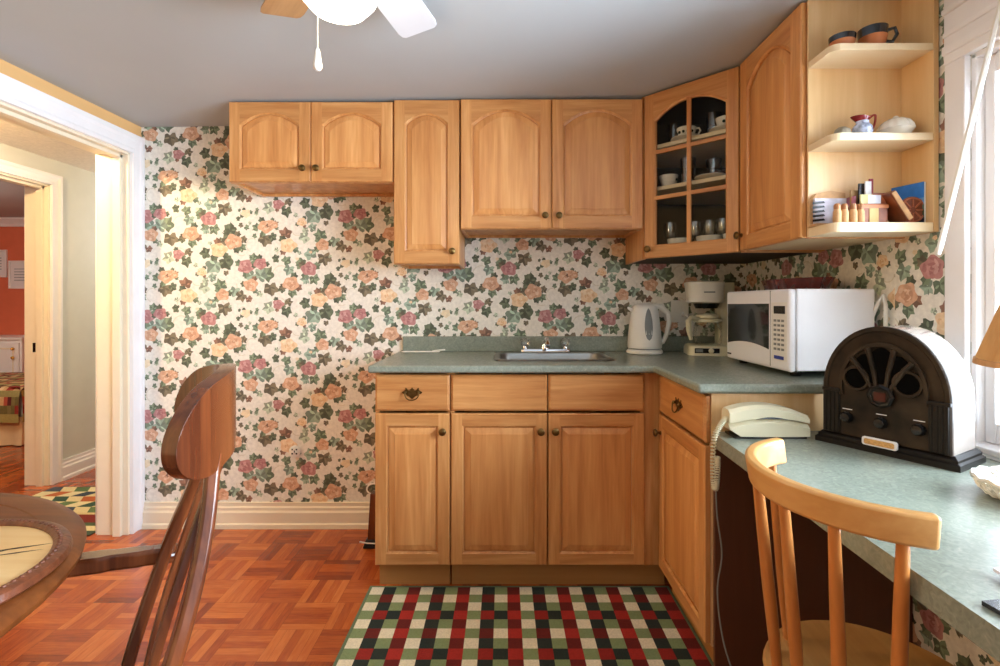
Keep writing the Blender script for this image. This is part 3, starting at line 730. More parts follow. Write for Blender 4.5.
# faucet
t = thing('faucet', 'chrome faucet with crystal knobs behind the sink', 'faucet', (0.215, 2.532, CT + 0.0007))
m = MB(); m.loft([[(a, b, z) for a, b in rrect(-0.128 + i, 0.128 - i, -0.026 + i, 0.026 - i, 0.02 - i * 0.5)] for i, z in ((0, 0), (0, 0.012), (0.004, 0.018), (0.012, 0.02))]); m.build('base_plate', M['chrome'], t, smooth=True)
m = MB(); m.lathe([(0.024, 0.018), (0.022, 0.03), (0.016, 0.04), (0.017, 0.055), (0.012, 0.062), (0.001, 0.064)], 20)
m.tube([(0, 0, 0.045), (0, -0.03, 0.06), (0, -0.08, 0.070), (0, -0.125, 0.064), (0, -0.14, 0.045)], [0.013, 0.013, 0.012, 0.011, 0.011], 12); m.build('spout', M['chrome'], t, smooth=True)
for s in (-1, 1):
    m = MB(); m.lathe([(0.013, 0.018), (0.012, 0.03), (0.010, 0.034)], 16, (s * 0.103, 0, 0)); m.build('valve', M['chrome'], t, smooth=True)
    m = MB(); m.lathe([(0.010, 0.032), (0.021, 0.036), (0.025, 0.05), (0.023, 0.066), (0.014, 0.072), (0.001, 0.073)], 12, (s * 0.103, 0, 0), fl=0.06, nf=6); plab(m.build('tap_knob', M['crystal'], t), 'clear crystal tap knob')

# white spoon rest
m = MB(); m.loft([[(a, b * 0.8, z) for a, b in rrect(-0.1 + i, 0.1 - i, -0.022 + i, 0.022 - i, 0.018 - i * 0.3, 4)] for i, z in ((0.006, 0), (0, 0.004), (0.003, 0.0065), (0.008, 0.003))])
m.tube([(0.06, 0, 0.006), (0.09, 0, 0.011), (0.125, 0, 0.014)], [0.005, 0.004, 0.004], 8)
o = m.build('spoon_rest', M['porcelain'], smooth=True, loc=(-0.42, 2.515, CT + 0.0005)); tag(o, 'flat white spoon rest at the left end of the worktop', 'spoon rest')

# ------------------------------------------------------------------ desk
DZT = 0.78
t = thing('desk_counter', 'lower grey-green laminate desk running along the window wall', 'desk', (0, 0, 0))
pts = [(0.588, 0.25), (RIGHT - 0.031, 0.25), (RIGHT - 0.031, 1.418), (RIGHT - 0.002, 1.425), (RIGHT - 0.002, 1.543), (0.688, 1.5305)] + arc(0.688, 1.480, 0.050, pi / 2, pi, 8)
MB().prism(pts, 'z', DZT - 0.04, DZT).build('desktop', M['laminate'], t, bevel=0.012, seg=3, smooth=True)
MB().box(0.655, RIGHT - 0.004, 1.531, 1.543, 0.0, DZT - 0.041).build('end_panel', M['dark_panel'], t)
MB().box(0.66, RIGHT - 0.034, 0.26, 0.278, 0.0, DZT - 0.041).build('end_panel', M['dark_panel'], t)

# ------------------------------------------------------------------ kettle
t = thing('kettle', 'white cordless electric kettle on its base, left of the coffee maker', 'kettle', (0.706, 2.475, CT + 0.0007))
m = MB(); m.lathe([(0.082, 0.0), (0.088, 0.004), (0.088, 0.014), (0.080, 0.022), (0.07, 0.024)], 36); m.build('power_base', M['white_plastic'], t, smooth=True)
m = MB(); m.lathe([(0.078, 0.026), (0.083, 0.030), (0.084, 0.045), (0.080, 0.10), (0.072, 0.17), (0.064, 0.222), (0.056, 0.236), (0.040, 0.246), (0.001, 0.251)], 36)
m.loft([[(-0.055, -0.02, 0.2), (-0.055, 0.02, 0.2), (-0.06, 0.018, 0.226), (-0.06, -0.018, 0.226)], [(-0.084, -0.006, 0.222), (-0.084, 0.006, 0.222), (-0.084, 0.006, 0.232), (-0.084, -0.006, 0.232)]])
m.build('body', M['white_plastic'], t, smooth=True)
m = MB(); m.lathe([(0.0795, 0.0245), (0.0815, 0.0245), (0.0815, 0.0275), (0.0795, 0.0275)], 36); m.build('seam_ring', M['grey_plastic'], t)
m = MB(); m.tube([(0.045, 0, 0.238), (0.085, 0, 0.232), (0.118, 0, 0.20), (0.124, 0, 0.16), (0.112, 0, 0.10), (0.092, 0, 0.055), (0.078, 0, 0.05)], [0.014, 0.014, 0.0135, 0.013, 0.0115, 0.0105, 0.010], 12); m.build('handle', M['white_plastic'], t, smooth=True)
m = MB()
pts = []
for i in range(21):
    z = 0.07 + 0.155 * i / 20; wv = 0.019 * sin(pi * (i / 20) ** 0.8) ** 0.6 + 0.001
    r = 0.0845 + (0.066 - 0.0845) * (z - 0.045) / (0.222 - 0.045) + 0.0012
    pts.append((z, wv, r))
m.loft([[(r * sin(q / r), -r * cos(q / r) - dd, z) for q in (-wv, -wv / 2, 0, wv / 2, wv) for dd in (0,)] for z, wv, r in pts], closed=False); m.build('water_gauge', M['grey_plastic'], t, smooth=True)

# wall outlets
def outlet_double(x, z):
    t = thing('wall_socket', 'white double wall socket plate behind the kettle and coffee maker', 'outlet', (x, BACK, z))
    MB().prism(rrect(-0.046, 0.046, -0.058, 0.058, 0.006, 3), 'y', -0.007, -0.0035).build('plate', M['white_plastic'], t, bevel=0.0015)
    for s in (-1, 1):
        f = MB(); f.prism(rrect(-0.036 if s < 0 else 0.006, -0.006 if s < 0 else 0.036, -0.034, 0.034, 0.01, 4), 'y', -0.010, -0.006); f.build('socket_face', M['white_plastic'], t)
    p = MB(); p.box(0.008, 0.034, -0.036, -0.010, -0.028, -0.004); p.tube([(0.021, -0.034, -0.016), (0.028, -0.05, -0.03), (0.05, -0.052, -0.06), (0.07, -0.05, -0.1)], 0.004, 8); p.build('plug', M['white_plastic'], t, bevel=0.002)
outlet_double(0.925, 1.133)
t = thing('wall_socket', 'small round white wall outlet low on the wallpaper', 'outlet', (-1.092, BACK, 0.40), 0)
m = MB(); m.lathe([(0.030, 0.0), (0.030, 0.006), (0.026, 0.009), (0.001, 0.009)], 28)
for v in m.bm.verts: v.co = Vector((v.co.x, -v.co.z - 0.004, v.co.y))
m.build('plate', M['white_plastic'], t, smooth=True)
m = MB()
for k in range(4):
    a = k * pi / 2 + pi / 4
    for ww in (0,): m.box(0.013 * cos(a) * 1.2 - 0.004, 0.013 * cos(a) * 1.2 + 0.004, -0.0142, -0.0128, 0.013 * sin(a) * 1.2 - 0.004, 0.013 * sin(a) * 1.2 + 0.004)
m.box(-0.0025, 0.0025, -0.0142, -0.0128, -0.006, 0.006).build('slots', M['black_plastic'], t)

# ------------------------------------------------------------------ coffee maker
t = thing('coffee_maker', 'white drip coffee maker with glass carafe beside the microwave', 'coffee maker', (1.010, 2.445, CT + 0.0007), radians(-10))
m = MB().use(M['cream_plastic'])
m.loft([[(a, b, z) for a, b in rrect(-0.105 + i, 0.130 - i, -0.105 + i, 0.095 - i, 0.045)] for i, z in ((0, 0), (0, 0.03), (0.006, 0.044), (0.012, 0.046))])
m.build('base', parent=t, smooth=True)
MB().box(-0.082, 0.03, -0.1068, -0.1035, 0.013, 0.036).build('control_panel', M['black_plastic'], t, bevel=0.001)
m = MB()
m.lathe([(0.012, 0.0), (0.012, 0.004), (0.009, 0.006), (0.001, 0.006)], 16)
for v in m.bm.verts: v.co = Vector((v.co.x - 0.008, -0.1065 - v.co.z, v.co.y + 0.0245))
m.build('switch', M['cream_plastic'], t, smooth=True)
MB().box(-0.078, -0.045, -0.1076, -0.1066, 0.017, 0.032).build('clock_display', M['grey_plastic'], t)
m = MB().use(M['cream_plastic']); m.loft([[(a, b, z) for a, b in rrect(0.05, 0.128, 0.0, 0.095, 0.02)] for z in (0.044, 0.352)]); m.build('tower', parent=t, smooth=True)
m = MB().use(M['white_plastic'])
m.loft([[(a, b, z) for a, b in rrect(-0.098 - i, 0.062 + i * 0.3, -0.098 - i, 0.085, 0.06)] for i, z in ((-0.012, 0.25), (0.0, 0.256), (0.006, 0.335), (0.010, 0.342), (0.010, 0.352), (0.0, 0.356))]); m.build('brew_head', parent=t, smooth=True)
m = MB(); m.lathe([(0.05, 0.225), (0.062, 0.25)], 28, (-0.01, -0.015, 0)); m.build('filter_basket', M['black_plastic'], t, smooth=True)
MB().box(-0.04, 0.01, -0.1075, -0.1055, 0.30, 0.306).build('badge', M['grey_plastic'], t)
c = MB(); cc = (-0.005, -0.02, 0.047); c.lathe([(0.055, 0.0), (0.064, 0.008), (0.068, 0.05), (0.064, 0.095), (0.05, 0.125), (0.048, 0.13)], 32, cc, cap=False); cf = c.build('carafe', M['glass'], t, smooth=True)
c = MB(); c.lathe([(0.05, 0.128), (0.054, 0.132), (0.054, 0.145), (0.04, 0.152), (0.001, 0.154)], 32, cc); c.build('lid', M['cream_plastic'], cf, smooth=True)
c = MB(); c.lathe([(0.062, 0.110), (0.066, 0.112), (0.066, 0.126), (0.056, 0.128)], 32, cc, cap=False); c.build('collar', M['cream_plastic'], cf, smooth=True)
c = MB(); c.tube([(-0.05, -0.05, 0.172), (-0.09, -0.07, 0.18), (-0.106, -0.082, 0.165), (-0.104, -0.08, 0.12), (-0.092, -0.07, 0.075)], [0.011, 0.013, 0.014, 0.013, 0.009], 10); c.build('handle', M['cream_plastic'], cf, smooth=True)

# ------------------------------------------------------------------ microwave (front faces left)
MX, MY, MZ0, MZ1 = 0.958, 2.125, CT + 0.022, 1.2235
t = thing('microwave', 'white countertop microwave with a dark door window on the worktop', 'microwave', (MX, MY, 0.0007), -pi / 2)
mw = MY - 1.658; md = 0.287; dd = 0.026
MB().box(0, mw, dd, md, MZ0, MZ1).build('case', M['microwave_white'], t, bevel=0.004)
m = MB().use(M['microwave_white']); m.box(0, mw, 0, dd - 0.001, MZ0 - 0.004, MZ1); m.build('front_panel', parent=t, bevel=0.01, seg=3)
cw_ = mw * 0.745
# door window with a bowed lower edge
pts = [(0.016, MZ1 - 0.052), (cw_ - 0.008, MZ1 - 0.050)]
for i in range(11):
    f = 1 - i / 10; pts.append((0.016 + (cw_ - 0.024) * f, MZ0 + 0.062 - 0.016 * (4 * (f - 0.5) ** 2) + 0.016))
MB().prism(pts, 'y', -0.0015, 0.004).build('door_window', M['dark_glass'], t)
MB().box(cw_ + 0.0005, cw_ + 0.0025, -0.0012, 0.004, MZ0 + 0.004, MZ1 - 0.004).build('door_gap', M['grey_plastic'], t)
cp = MB(); cp.box(cw_ + 0.012, mw - 0.012, -0.0018, 0.004, MZ0 + 0.03, MZ1 - 0.045); cpo = cp.build('control_panel', M['white_plastic'], t, bevel=0.001)
MB().box(cw_ + 0.028, mw - 0.022, -0.003, -0.001, MZ1 - 0.085, MZ1 - 0.058).build('clock_display', M['black_plastic'], cpo)
kp = MB(); wkp = mw - 0.024 - cw_ - 0.024
for r in range(7):
    for q in range(3):
        x = cw_ + 0.024 + wkp * (q + 0.15) / 3; z = MZ1 - 0.105 - r * 0.0165
        kp.box(x, x + wkp * 0.23, -0.0028, -0.0012, z - 0.008, z)
kp.build('keypad', M['grey_plastic'], cpo)
MB().box(cw_ + 0.03, mw - 0.03, -0.003, -0.0012, MZ0 + 0.034, MZ0 + 0.046).build('start_button', plain('blue_print', rgb(48, 66, 150), 0.4), cpo)
MB().box(0.012, 0.045, -0.0012, 0.003, MZ0 + 0.014, MZ0 + 0.02).build('badge', M['black_plastic'], t)
for i, (x, y) in enumerate(((0.05, 0.05), (mw - 0.05, 0.05), (0.05, md - 0.05), (mw - 0.05, md - 0.05))):
    m = MB(); m.lathe([(0.016, 0.0006), (0.018, 0.01), (0.018, 0.023)], 14, (x, y, CT)); m.build('foot', M['black_plastic'], t)
m = MB(); m.tube([(mw - 0.02, md - 0.004, 1.11), (mw + 0.012, md + 0.004, 1.18), (mw + 0.026, md + 0.008, 1.20), (mw + 0.036, md + 0.008, 1.17), (mw + 0.036, md + 0.008, 1.10), (mw + 0.03, md + 0.004, 1.03)], 0.0065, 10); m.build('power_cord', M['white_plastic'], t, smooth=True)

# red dish on the microwave
m = MB(); m.lathe([(0.066, 0.0), (0.072, 0.003), (0.082, 0.038), (0.084, 0.043), (0.079, 0.041), (0.066, 0.008), (0.001, 0.006)], 72, fl=0.03, nf=18)
for v in m.bm.verts: v.co.y *= 2.3
o = m.build('glass_dish', M['red_glass'], smooth=True, loc=(1.135, 1.925, MZ1 + 0.0016), angle=60); tag(o, 'oval fluted dark red glass dish on the microwave', 'dish')

# ------------------------------------------------------------------ radio
FL, FR = Vector((0.912, 1.433)), Vector((1.068, 1.162))
ux = (FR - FL).normalized(); ang = math.atan2(ux.y, ux.x); RW = (FR - FL).length
t = thing('radio', 'old dark cathedral radio with rounded top on the desk', 'radio', (FL.x, FL.y, DZT), ang)
RH = 0.335; bx = 0.012
bw = RW - 2 * bx; zb = 0.032; zsh = 0.155; rr = bw / 2
def rad_out(i, n=28):
    x0, x1 = bx + i, RW - bx - i
    p = [(x0, zb), (x1, zb), (x1, zsh)]
    for k in range(1, n):
        a = pi * k / n; p.append((RW / 2 + (x1 - x0) / 2 * cos(a), zsh + (RH - zsh - i) * sin(a)))
    return p + [(x0, zsh)]
rd = 0.148
MB().prism(rad_out(0), 'y', 0.012, rd - 0.006).build('case', M['radio_case'], t, smooth=True)
m = MB(); m.loft([[(a, y, b) for a, b in rad_out(i)] for i, y in ((0.0, 0.0118), (0.0, 0.003), (0.003, 0.0), (0.012, 0.0), (0.014, 0.003), (0.018, 0.004))], cap0=False); m.build('front_panel', M['radio_front'], t, smooth=True)
m = MB(); m.loft([[(a, b, z) for a, b in ((-i, -i), (RW + i, -i), (RW + i, rd + i * 0.5), (-i, rd + i * 0.5))] for i, z in ((0.006, 0), (0.006, 0.014), (0.0, 0.018), (0.0, 0.024), (-0.008, 0.032))]); m.build('plinth', M['radio_dark'], t)
# speaker grille: cloth disc sector, leaf openings and ribs
gc = (RW / 2, 0.172)
m = MB()
def petal(pts): m.prism([(gc[0] + a, gc[1] + b) for a, b in pts], 'y', -0.0012, 0.0035)
petal([(-0.007, 0.012), (0.007, 0.012), (0.010, 0.05), (0.020, 0.094), (0.010, 0.104), (0.0, 0.107), (-0.010, 0.104), (-0.020, 0.094), (-0.010, 0.05)])
for s_ in (-1, 1):
    P = [(0.015, 0.010), (0.024, 0.05), (0.034, 0.088), (0.045, 0.086), (0.055, 0.076), (0.060, 0.066), (0.045, 0.045), (0.030, 0.016)]
    petal([(s_ * a, b) for a, b in P])
    P = [(0.056 + 0.027 * cos(q), 0.022 + 0.027 * sin(q)) for q in [2 * pi * i / 20 for i in range(20)]]
    petal([(s_ * a, b) for a, b in P])
m.build('grille_cloth', M['cloth_black'], t)
g = MB()
def strip(path, w, y0=-0.004):
    P = [(gc[0] + a, y0, gc[1] + b) for a, b in path]; g.bar(P, w, 0.008, (1, 0, 0.001) if abs(path[-1][0] - path[0][0]) < abs(path[-1][1] - path[0][1]) else (0, 0, 1))
# outer arch border
rim = [(0.096 * cos(radians(-12 + 204 * i / 36)), -0.004 + 0.119 * sin(radians(-12 + 204 * i / 36))) for i in range(37)]
g.loft([[(gc[0] + a * k, y, gc[1] + b * k) for k, y in ((0.96, 0.003), (0.96, -0.004), (1.05, -0.004), (1.05, 0.003))] for a, b in rim])
for s in (-1, 1):
    for path in ([(s * 0.011, 0.0), (s * 0.016, 0.04), (s * 0.025, 0.08), (s * 0.030, 0.104)],
                 [(s * 0.020, -0.004), (s * 0.036, 0.028), (s * 0.052, 0.054), (s * 0.070, 0.074)]):
        g.tube([(gc[0] + a, -0.001, gc[1] + b) for a, b in path], [0.005, 0.006, 0.007, 0.008], 8)
    ring_ = [(s * (0.058 + 0.030 * cos(a)), 0.020 + 0.030 * sin(a)) for a in [2 * pi * i / 20 for i in range(20)]]
    g.loft([[(gc[0] + s * 0.058 + (a - s * 0.058) * k, y, gc[1] + 0.020 + (b - 0.020) * k) for k, y in ((0.86, 0.003), (0.9, -0.005), (1.1, -0.005), (1.14, 0.003))] for a, b in ring_], loop=True)
g.build('grille_ribs', M['radio_front'], t, smooth=True)
m = MB(); m.lathe([(0.030, 0.0), (0.032, 0.006), (0.026, 0.010), (0.022, 0.009), (0.020, 0.007), (0.001, 0.007)], 8)
for v in m.bm.verts: v.co = Vector((gc[0] + v.co.x, -v.co.z, gc[1] - 0.02 + v.co.y))
dl = m.build('tuning_dial', M['radio_dark'], t)
MB().box(gc[0] - 0.013, gc[0] + 0.013, -0.0085, -0.0068, gc[1] - 0.032, gc[1] - 0.010).build('dial_window', plain('dial_red', rgb(70, 28, 24), 0.2, coat=0.5), dl)
for kx in (0.075, 0.156, 0.237):
    m = MB(); m.lathe([(0.015, 0.0), (0.0155, 0.006), (0.013, 0.012), (0.011, 0.017), (0.001, 0.018)], 20, fl=0.05, nf=10)
    for v in m.bm.verts: v.co = Vector((kx + v.co.x, -v.co.z + 0.003, 0.082 + v.co.y))
    kn = m.build('knob', M['black_plastic'], t, smooth=True)
    MB().box(kx - 0.012, kx + 0.012, 0.0022, 0.0034, 0.1025, 0.1045).build('scale_mark', M['white_paper'], kn)
m = MB()
for x0 in (0.016, RW - 0.016 - 0.040):
    m = MB()
    for k in range(4): m.box(x0 + k * 0.0105, x0 + 0.0075 + k * 0.0105, -0.003, 0.005, 0.034, zsh - 0.006)
    m.box(x0 - 0.001, x0 + 0.041, -0.001, 0.005, 0.034, zsh - 0.004)
    m.box(x0 - 0.003, x0 + 0.044, -0.006, 0.005, zsh - 0.006, zsh + 0.003)
    m.build('pilaster', M['radio_dark'], t, bevel=0.0015)
npl = MB(); npl.prism([(RW * 0.5 - 0.040 + a, 0.030 + b) for a, b in rrect(0, 0.08, -0.011, 0.011, 0.006, 4)], 'y', -0.012, -0.004); npo = npl.build('nameplate', M['white_paper'], t, bevel=0.001); plab(npo, 'gilt and white nameplate')
m = MB(); m.prism([(RW * 0.5 - 0.034 + a, 0.030 + b) for a, b in rrect(0, 0.068, -0.007, 0.007, 0.004, 4)], 'y', -0.0132, -0.0118); m.build('nameplate_face', plain('gilt', rgb(206, 160, 96), 0.4, var=0.25, scale=200), npo)

# ------------------------------------------------------------------ telephone
t = thing('telephone', 'cream slimline telephone on the desk against the cabinet end', 'telephone', (0.664, 1.478, DZT + 0.0008), radians(-1))
PW = 0.232
def ph(zl, zh, dep, n=16, y0=0.0):
    rings = []
    for i in range(n + 1):
        f = i / n; x = PW * f; e = min(1, sin(pi * min(max(f, 0.02), 0.98)) ** 0.35)
        a, b = zl(f), zh(f); d = dep * (0.72 + 0.28 * e)
        rings.append([(x, y0 - d / 2, a), (x, y0 - d / 2, b - 0.010), (x, y0 - d / 2 + 0.012, b), (x, y0 + d / 2 - 0.012, b), (x, y0 + d / 2, b - 0.010), (x, y0 + d / 2, a)])
    return MB().loft(rings)
ph(lambda f: 0.006 + 0.020 * max(0, 1 - f / 0.12), lambda f: 0.040 + 0.018 * sin(pi * f) - 0.002 * f, 0.074).build('base', M['cream_plastic'], t, smooth=True, angle=35)
ph(lambda f: 0.043 + 0.0175 * sin(pi * f), lambda f: 0.064 + 0.038 * sin(pi * (0.12 + 0.80 * f)) ** 0.8 - 0.012 * f, 0.070).build('handset', M['cream_plastic'], t, smooth=True, angle=35)
MB().box(0.012, PW - 0.012, -0.034, 0.034, 0.0, 0.006).build('rubber_foot', M['black_plastic'], t)
m = MB(); m.loft([[(x, -0.0362, 0.0565 + 0.004 * sin(pi * f) - 0.0030 * sin(pi * f)), (x, -0.0352, 0.0565 + 0.004 * sin(pi * f) + 0.0026 * sin(pi * f))] for f, x in [(i / 10, 0.07 + 0.095 * i / 10) for i in range(11)]], closed=False); m.build('grip_slot', M['black_plastic'], t)
# coiled cord hanging over the desk edge + line cord to the floor
def helix(path, r, turns, wr, n_per=10):
    path = [Vector(p) for p in path]; seg = len(path) - 1; tot = int(turns * n_per); out = []
    for i in range(tot + 1):
        f = i / tot * seg; k = min(int(f), seg - 1); q = f - k
        p = path[k].lerp(path[k + 1], q); T = (path[k + 1] - path[k]).normalized()
        s = T.cross(Vector((0, 1, 0.1))).normalized(); u = T.cross(s).normalized(); a = 2 * pi * i / n_per
        out.append(p + s * r * cos(a) + u * r * sin(a))
    return MB().tube(out, wr, 6)
def smooth_path(P, n=8):
    P = [Vector(p) for p in P]; out = []
    for i in range(len(P) - 1):
        p0, p1, p2, p3 = P[max(i - 1, 0)], P[i], P[i + 1], P[min(i + 2, len(P) - 1)]
        for k in range(n):
            q = k / n; out.append(0.5 * ((2 * p1) + (p2 - p0) * q + (2 * p0 - 5 * p1 + 4 * p2 - p3) * q * q + (3 * p1 - p0 - 3 * p2 + p3) * q ** 3))
    return out + [P[-1]]
o = helix(smooth_path([(-0.002, -0.01, 0.055), (-0.022, -0.02, 0.038), (-0.042, -0.022, 0.0), (-0.047, -0.022, -0.07), (-0.045, -0.022, -0.135), (-0.040, -0.024, -0.150), (-0.037, -0.026, -0.13), (-0.036, -0.030, -0.08), (-0.037, -0.032, -0.055)]), 0.0065, 58, 0.0021).build('coiled_cord', M['cream_plastic'], t, smooth=True)
MB().tube(smooth_path([(-0.040, -0.026, -0.140), (-0.036, -0.026, -0.23), (-0.024, -0.03, -0.34), (-0.037, -0.03, -0.45), (-0.028, -0.05, -0.58), (0.0, -0.09, -0.69), (0.03, -0.13, -0.772), (0.09, -0.14, -0.777)]), 0.0022, 6).build('line_cord', M['grey_plastic'], t, smooth=True)

# ------------------------------------------------------------------ woven dish, lamp, papers on the desk
m = MB(); nseg = 40
rows = [(0.045, 0.004), (0.066, 0.010), (0.078, 0.022), (0.084, 0.036)]
for k in range(nseg):
    a = 2 * pi * k / nseg
    for dirn in (1, -1):
        P = [(r * cos(a + dirn * j * 0.16), r * sin(a + dirn * j * 0.16), z + (0.003 if (j + k) % 2 else -0.0005) * dirn) for j, (r, z) in enumerate(rows)]
        m.tube(P, 0.0034, 5)
m.lathe([(0.001, 0.0), (0.05, 0.0), (0.05, 0.006), (0.001, 0.006)], 28)
rim = [(0.084 * cos(2 * pi * i / 48), 0.084 * sin(2 * pi * i / 48), 0.038 + 0.003 * cos(14 * 2 * pi * i / 48)) for i in range(48)]
m.tube(rim + [rim[0]], 0.005, 6)
o = m.build('woven_dish', M['porcelain'], smooth=True, loc=(1.05, 0.985, DZT + 0.001)); tag(o, 'white woven round dish on the desk in front of the window', 'dish')
t = thing('table_lamp', 'table lamp with a tan pleated shade on the desk by the window', 'lamp', (0.930, 0.74, DZT + 0.0007))
m = MB(); m.lathe([(0.062, 0), (0.064, 0.01), (0.05, 0.018), (0.022, 0.03), (0.018, 0.06), (0.036, 0.10), (0.042, 0.14), (0.026, 0.19), (0.012, 0.215), (0.010, 0.33), (0.001, 0.331)], 28); m.build('base', M['brass'], t, smooth=True)
m = MB()
NP = 64
def shade_ring(r, z, d): return [((r + (d if k % 2 else -d)) * cos(pi * k / NP), (r + (d if k % 2 else -d)) * sin(pi * k / NP), z) for k in range(2 * NP)]
m.loft([shade_ring(0.160, 0.30, 0.0042), shade_ring(0.090, 0.515, 0.0030)], False, False)
m.loft([shade_ring(0.157, 0.301, 0.0042), shade_ring(0.0875, 0.514, 0.0030)], False, False)
sh = m.build('lamp_shade', M['shade'], t)
m = MB(); m.lathe([(0.158, 0.294), (0.1665, 0.294), (0.1655, 0.303), (0.1575, 0.303), (0.158, 0.294)], 90, cap=False); m.build('shade_trim', M['cork'], sh)
m = MB(); m.lathe([(0.086, 0.51), (0.093, 0.51), (0.092, 0.518), (0.086, 0.518), (0.086, 0.51)], 60, cap=False); m.build('shade_trim', M['cork'], sh)
m = MB()
for k in range(3):
    a = k * 2 * pi / 3; m.tube([(0.0, 0.0, 0.47), (0.0875 * cos(a), 0.0875 * sin(a), 0.508)], 0.0016, 6)
m.tube([(0, 0, 0.32), (0, 0, 0.475)], 0.004, 8); m.build('shade_carrier', M['brass'], t)
def magazine(loc, rz, w, h, th, label, cover):
    t = thing('magazine', label, 'magazine', loc, rz, None)
    MB().box(0.001, w - 0.001, 0.001, h - 0.001, 0.0006, th - 0.0006).build('pages', M['white_paper'], t)
    m = MB(); m.box(0, w, 0, h, 0, 0.0006).box(0, w, 0, h, th - 0.0006, th).box(-0.0006, 0.0, 0, h, 0, th); m.build('cover', cover, t)
    return t
cov_w = plain('gloss_cover_white', rgb(232, 234, 240), 0.2, var=0.1, scale=20); cov_k = plain('gloss_cover_dark', rgb(30, 32, 42), 0.2)
magazine((0.648, 0.50, DZT + 0.0006), radians(8), 0.15, 0.15, 0.006, 'dark-covered magazine at the bottom of the pile on the desk edge', cov_k)
magazine((0.69, 0.51, DZT + 0.0072), radians(-6), 0.15, 0.21, 0.005, 'white-covered magazine at the top of the pile on the desk edge', cov_w)

# ------------------------------------------------------------------ blind wand by the window
t = thing('blind_wand', 'white slanting blind wand hanging from the window head', 'wand', (0, 0, 0))
p0, p1 = Vector((1.17, 1.332, 1.307)), Vector((1.232, 1.206, 1.985))
m = MB(); m.tube([p0, p0.lerp(p1, 0.03), p0.lerp(p1, 0.5), p1], [0.005, 0.007, 0.0065, 0.006], 6); m.build('rod', M['white_plastic'], t)
m = MB(); m.tube([p1, p1 + Vector((0.0, -0.005, 0.012)), (1.245, 1.19, 2.0)], 0.003, 6); m.build('hook', M['chrome'], t)

# ------------------------------------------------------------------ birch spindle chair at the desk
t = thing('spindle_chair', 'pale birch chair with curved spindle back pushed under the desk', 'chair', (0.69, 0.905, 0))
def rail_pt(a, r): return (-r * cos(a), r * sin(a))
m = MB(); rings = []; A = radians(71)
for i in range(33):
    a = -A + 2 * A * i / 32
    ex = 0.012 * (abs(a) / A) ** 3
    zc0, zc1 = 0.823, 0.875
    lean = 0.008
    ri, ro = 0.194, 0.216
    rings.append([(*rail_pt(a, ri), zc0), (*rail_pt(a, ro), zc0), (*rail_pt(a, ro + lean), zc1), (*rail_pt(a, ri + lean), zc1)])
m.loft(rings); m.build('crest_rail', M['birch'], t, bevel=0.006, seg=3, smooth=True)
SZ = 0.45
m = MB()
def seat_ring(s, z): return [(0.02 + (0.195 * s) * cos(a) * (1.06 if cos(a) > 0 else 1.0), 0.030 + 0.205 * s * sin(a) * (1 + 0.05 * cos(a)), z) for a in [2 * pi * k / 40 for k in range(40)]]
m.loft([seat_ring(0.90, SZ - 0.036), seat_ring(0.985, SZ - 0.026), seat_ring(1.0, SZ - 0.010), seat_ring(0.975, SZ), seat_ring(0.85, SZ - 0.003), seat_ring(0.5, SZ - 0.010)]); m.build('seat', M['birch'], t, smooth=True)
for k in range(6):
    a = radians(-60 + 24 * k); x1, y1 = rail_pt(a, 0.206); a2 = a * 1.02; x0, y0 = rail_pt(a2, 0.168); x0 += 0.012; y0 += 0.025
    P0, P1 = Vector((x0, y0, SZ - 0.02)), Vector((x1, y1, 0.832))
    MB().tube([P0.lerp(P1, f) for f in (0, 0.15, 0.4, 0.7, 1)], [0.0085, 0.010, 0.0112, 0.0102, 0.0085], 12).build('spindle', M['birch_v'], t, smooth=True)
for sx_, sy_ in ((-1, -1), (-1, 1), (1, -1), (1, 1)):
    P0, P1 = Vector((0.02 + 0.11 * sx_, 0.03 + 0.12 * sy_, SZ - 0.03)), Vector((0.02 + 0.17 * sx_, 0.03 + 0.175 * sy_, 0.0))
    MB().tube([P0.lerp(P1, f) for f in (0, 0.2, 0.5, 0.85, 1)], [0.013, 0.016, 0.019, 0.015, 0.012], 12).build('leg', M['birch_v'], t, smooth=True)
for sy_ in (-1, 1): MB().tube([(-0.12, 0.03 + 0.148 * sy_, 0.2), (0.02, 0.03 + 0.148 * sy_, 0.2), (0.16, 0.03 + 0.148 * sy_, 0.2)], [0.008, 0.011, 0.008], 10).build('stretcher', M['birch_v'], t, smooth=True)

# ------------------------------------------------------------------ dining table
t = thing('dining_table', 'round brown wooden dining table in the corner by the doorway', 'table', (-1.2, 0.6, 0))
m = MB(); m.lathe([(0.44, 0.712), (0.50, 0.714), (0.518, 0.718), (0.530, 0.728), (0.532, 0.738), (0.524, 0.747), (0.508, 0.750), (0.47, 0.750), (0.468, 0.748), (0.001, 0.748)], 96); m.build('tabletop', M['table_wood'], t, smooth=True)
m = MB(); m.lathe([(0.355, 0.65), (0.375, 0.655), (0.380, 0.70), (0.375, 0.712)], 72, cap=False); m.lathe([(0.355, 0.65), (0.355, 0.712)], 72, cap=False); m.build('apron', M['table_wood'], t, smooth=True)
m = MB(); m.lathe([(0.20, 0.712), (0.19, 0.69), (0.08, 0.66), (0.06, 0.58), (0.09, 0.50), (0.11, 0.42), (0.075, 0.33), (0.06, 0.28), (0.10, 0.22), (0.11, 0.14), (0.07, 0.11), (0.001, 0.11)], 40); m.build('pedestal', M['table_wood'], t, smooth=True)
for k in range(4):
    a = radians(20 + 90 * k); dx, dy = cos(a), sin(a)
    MB().bar([(dx * r, dy * r, z) for r, z in ((0.07, 0.17), (0.16, 0.13), (0.26, 0.07), (0.33, 0.03))], [0.06, 0.055, 0.05, 0.05], 0.05, (-dy, dx, 0)).build('foot', M['table_wood'], t, bevel=0.01)

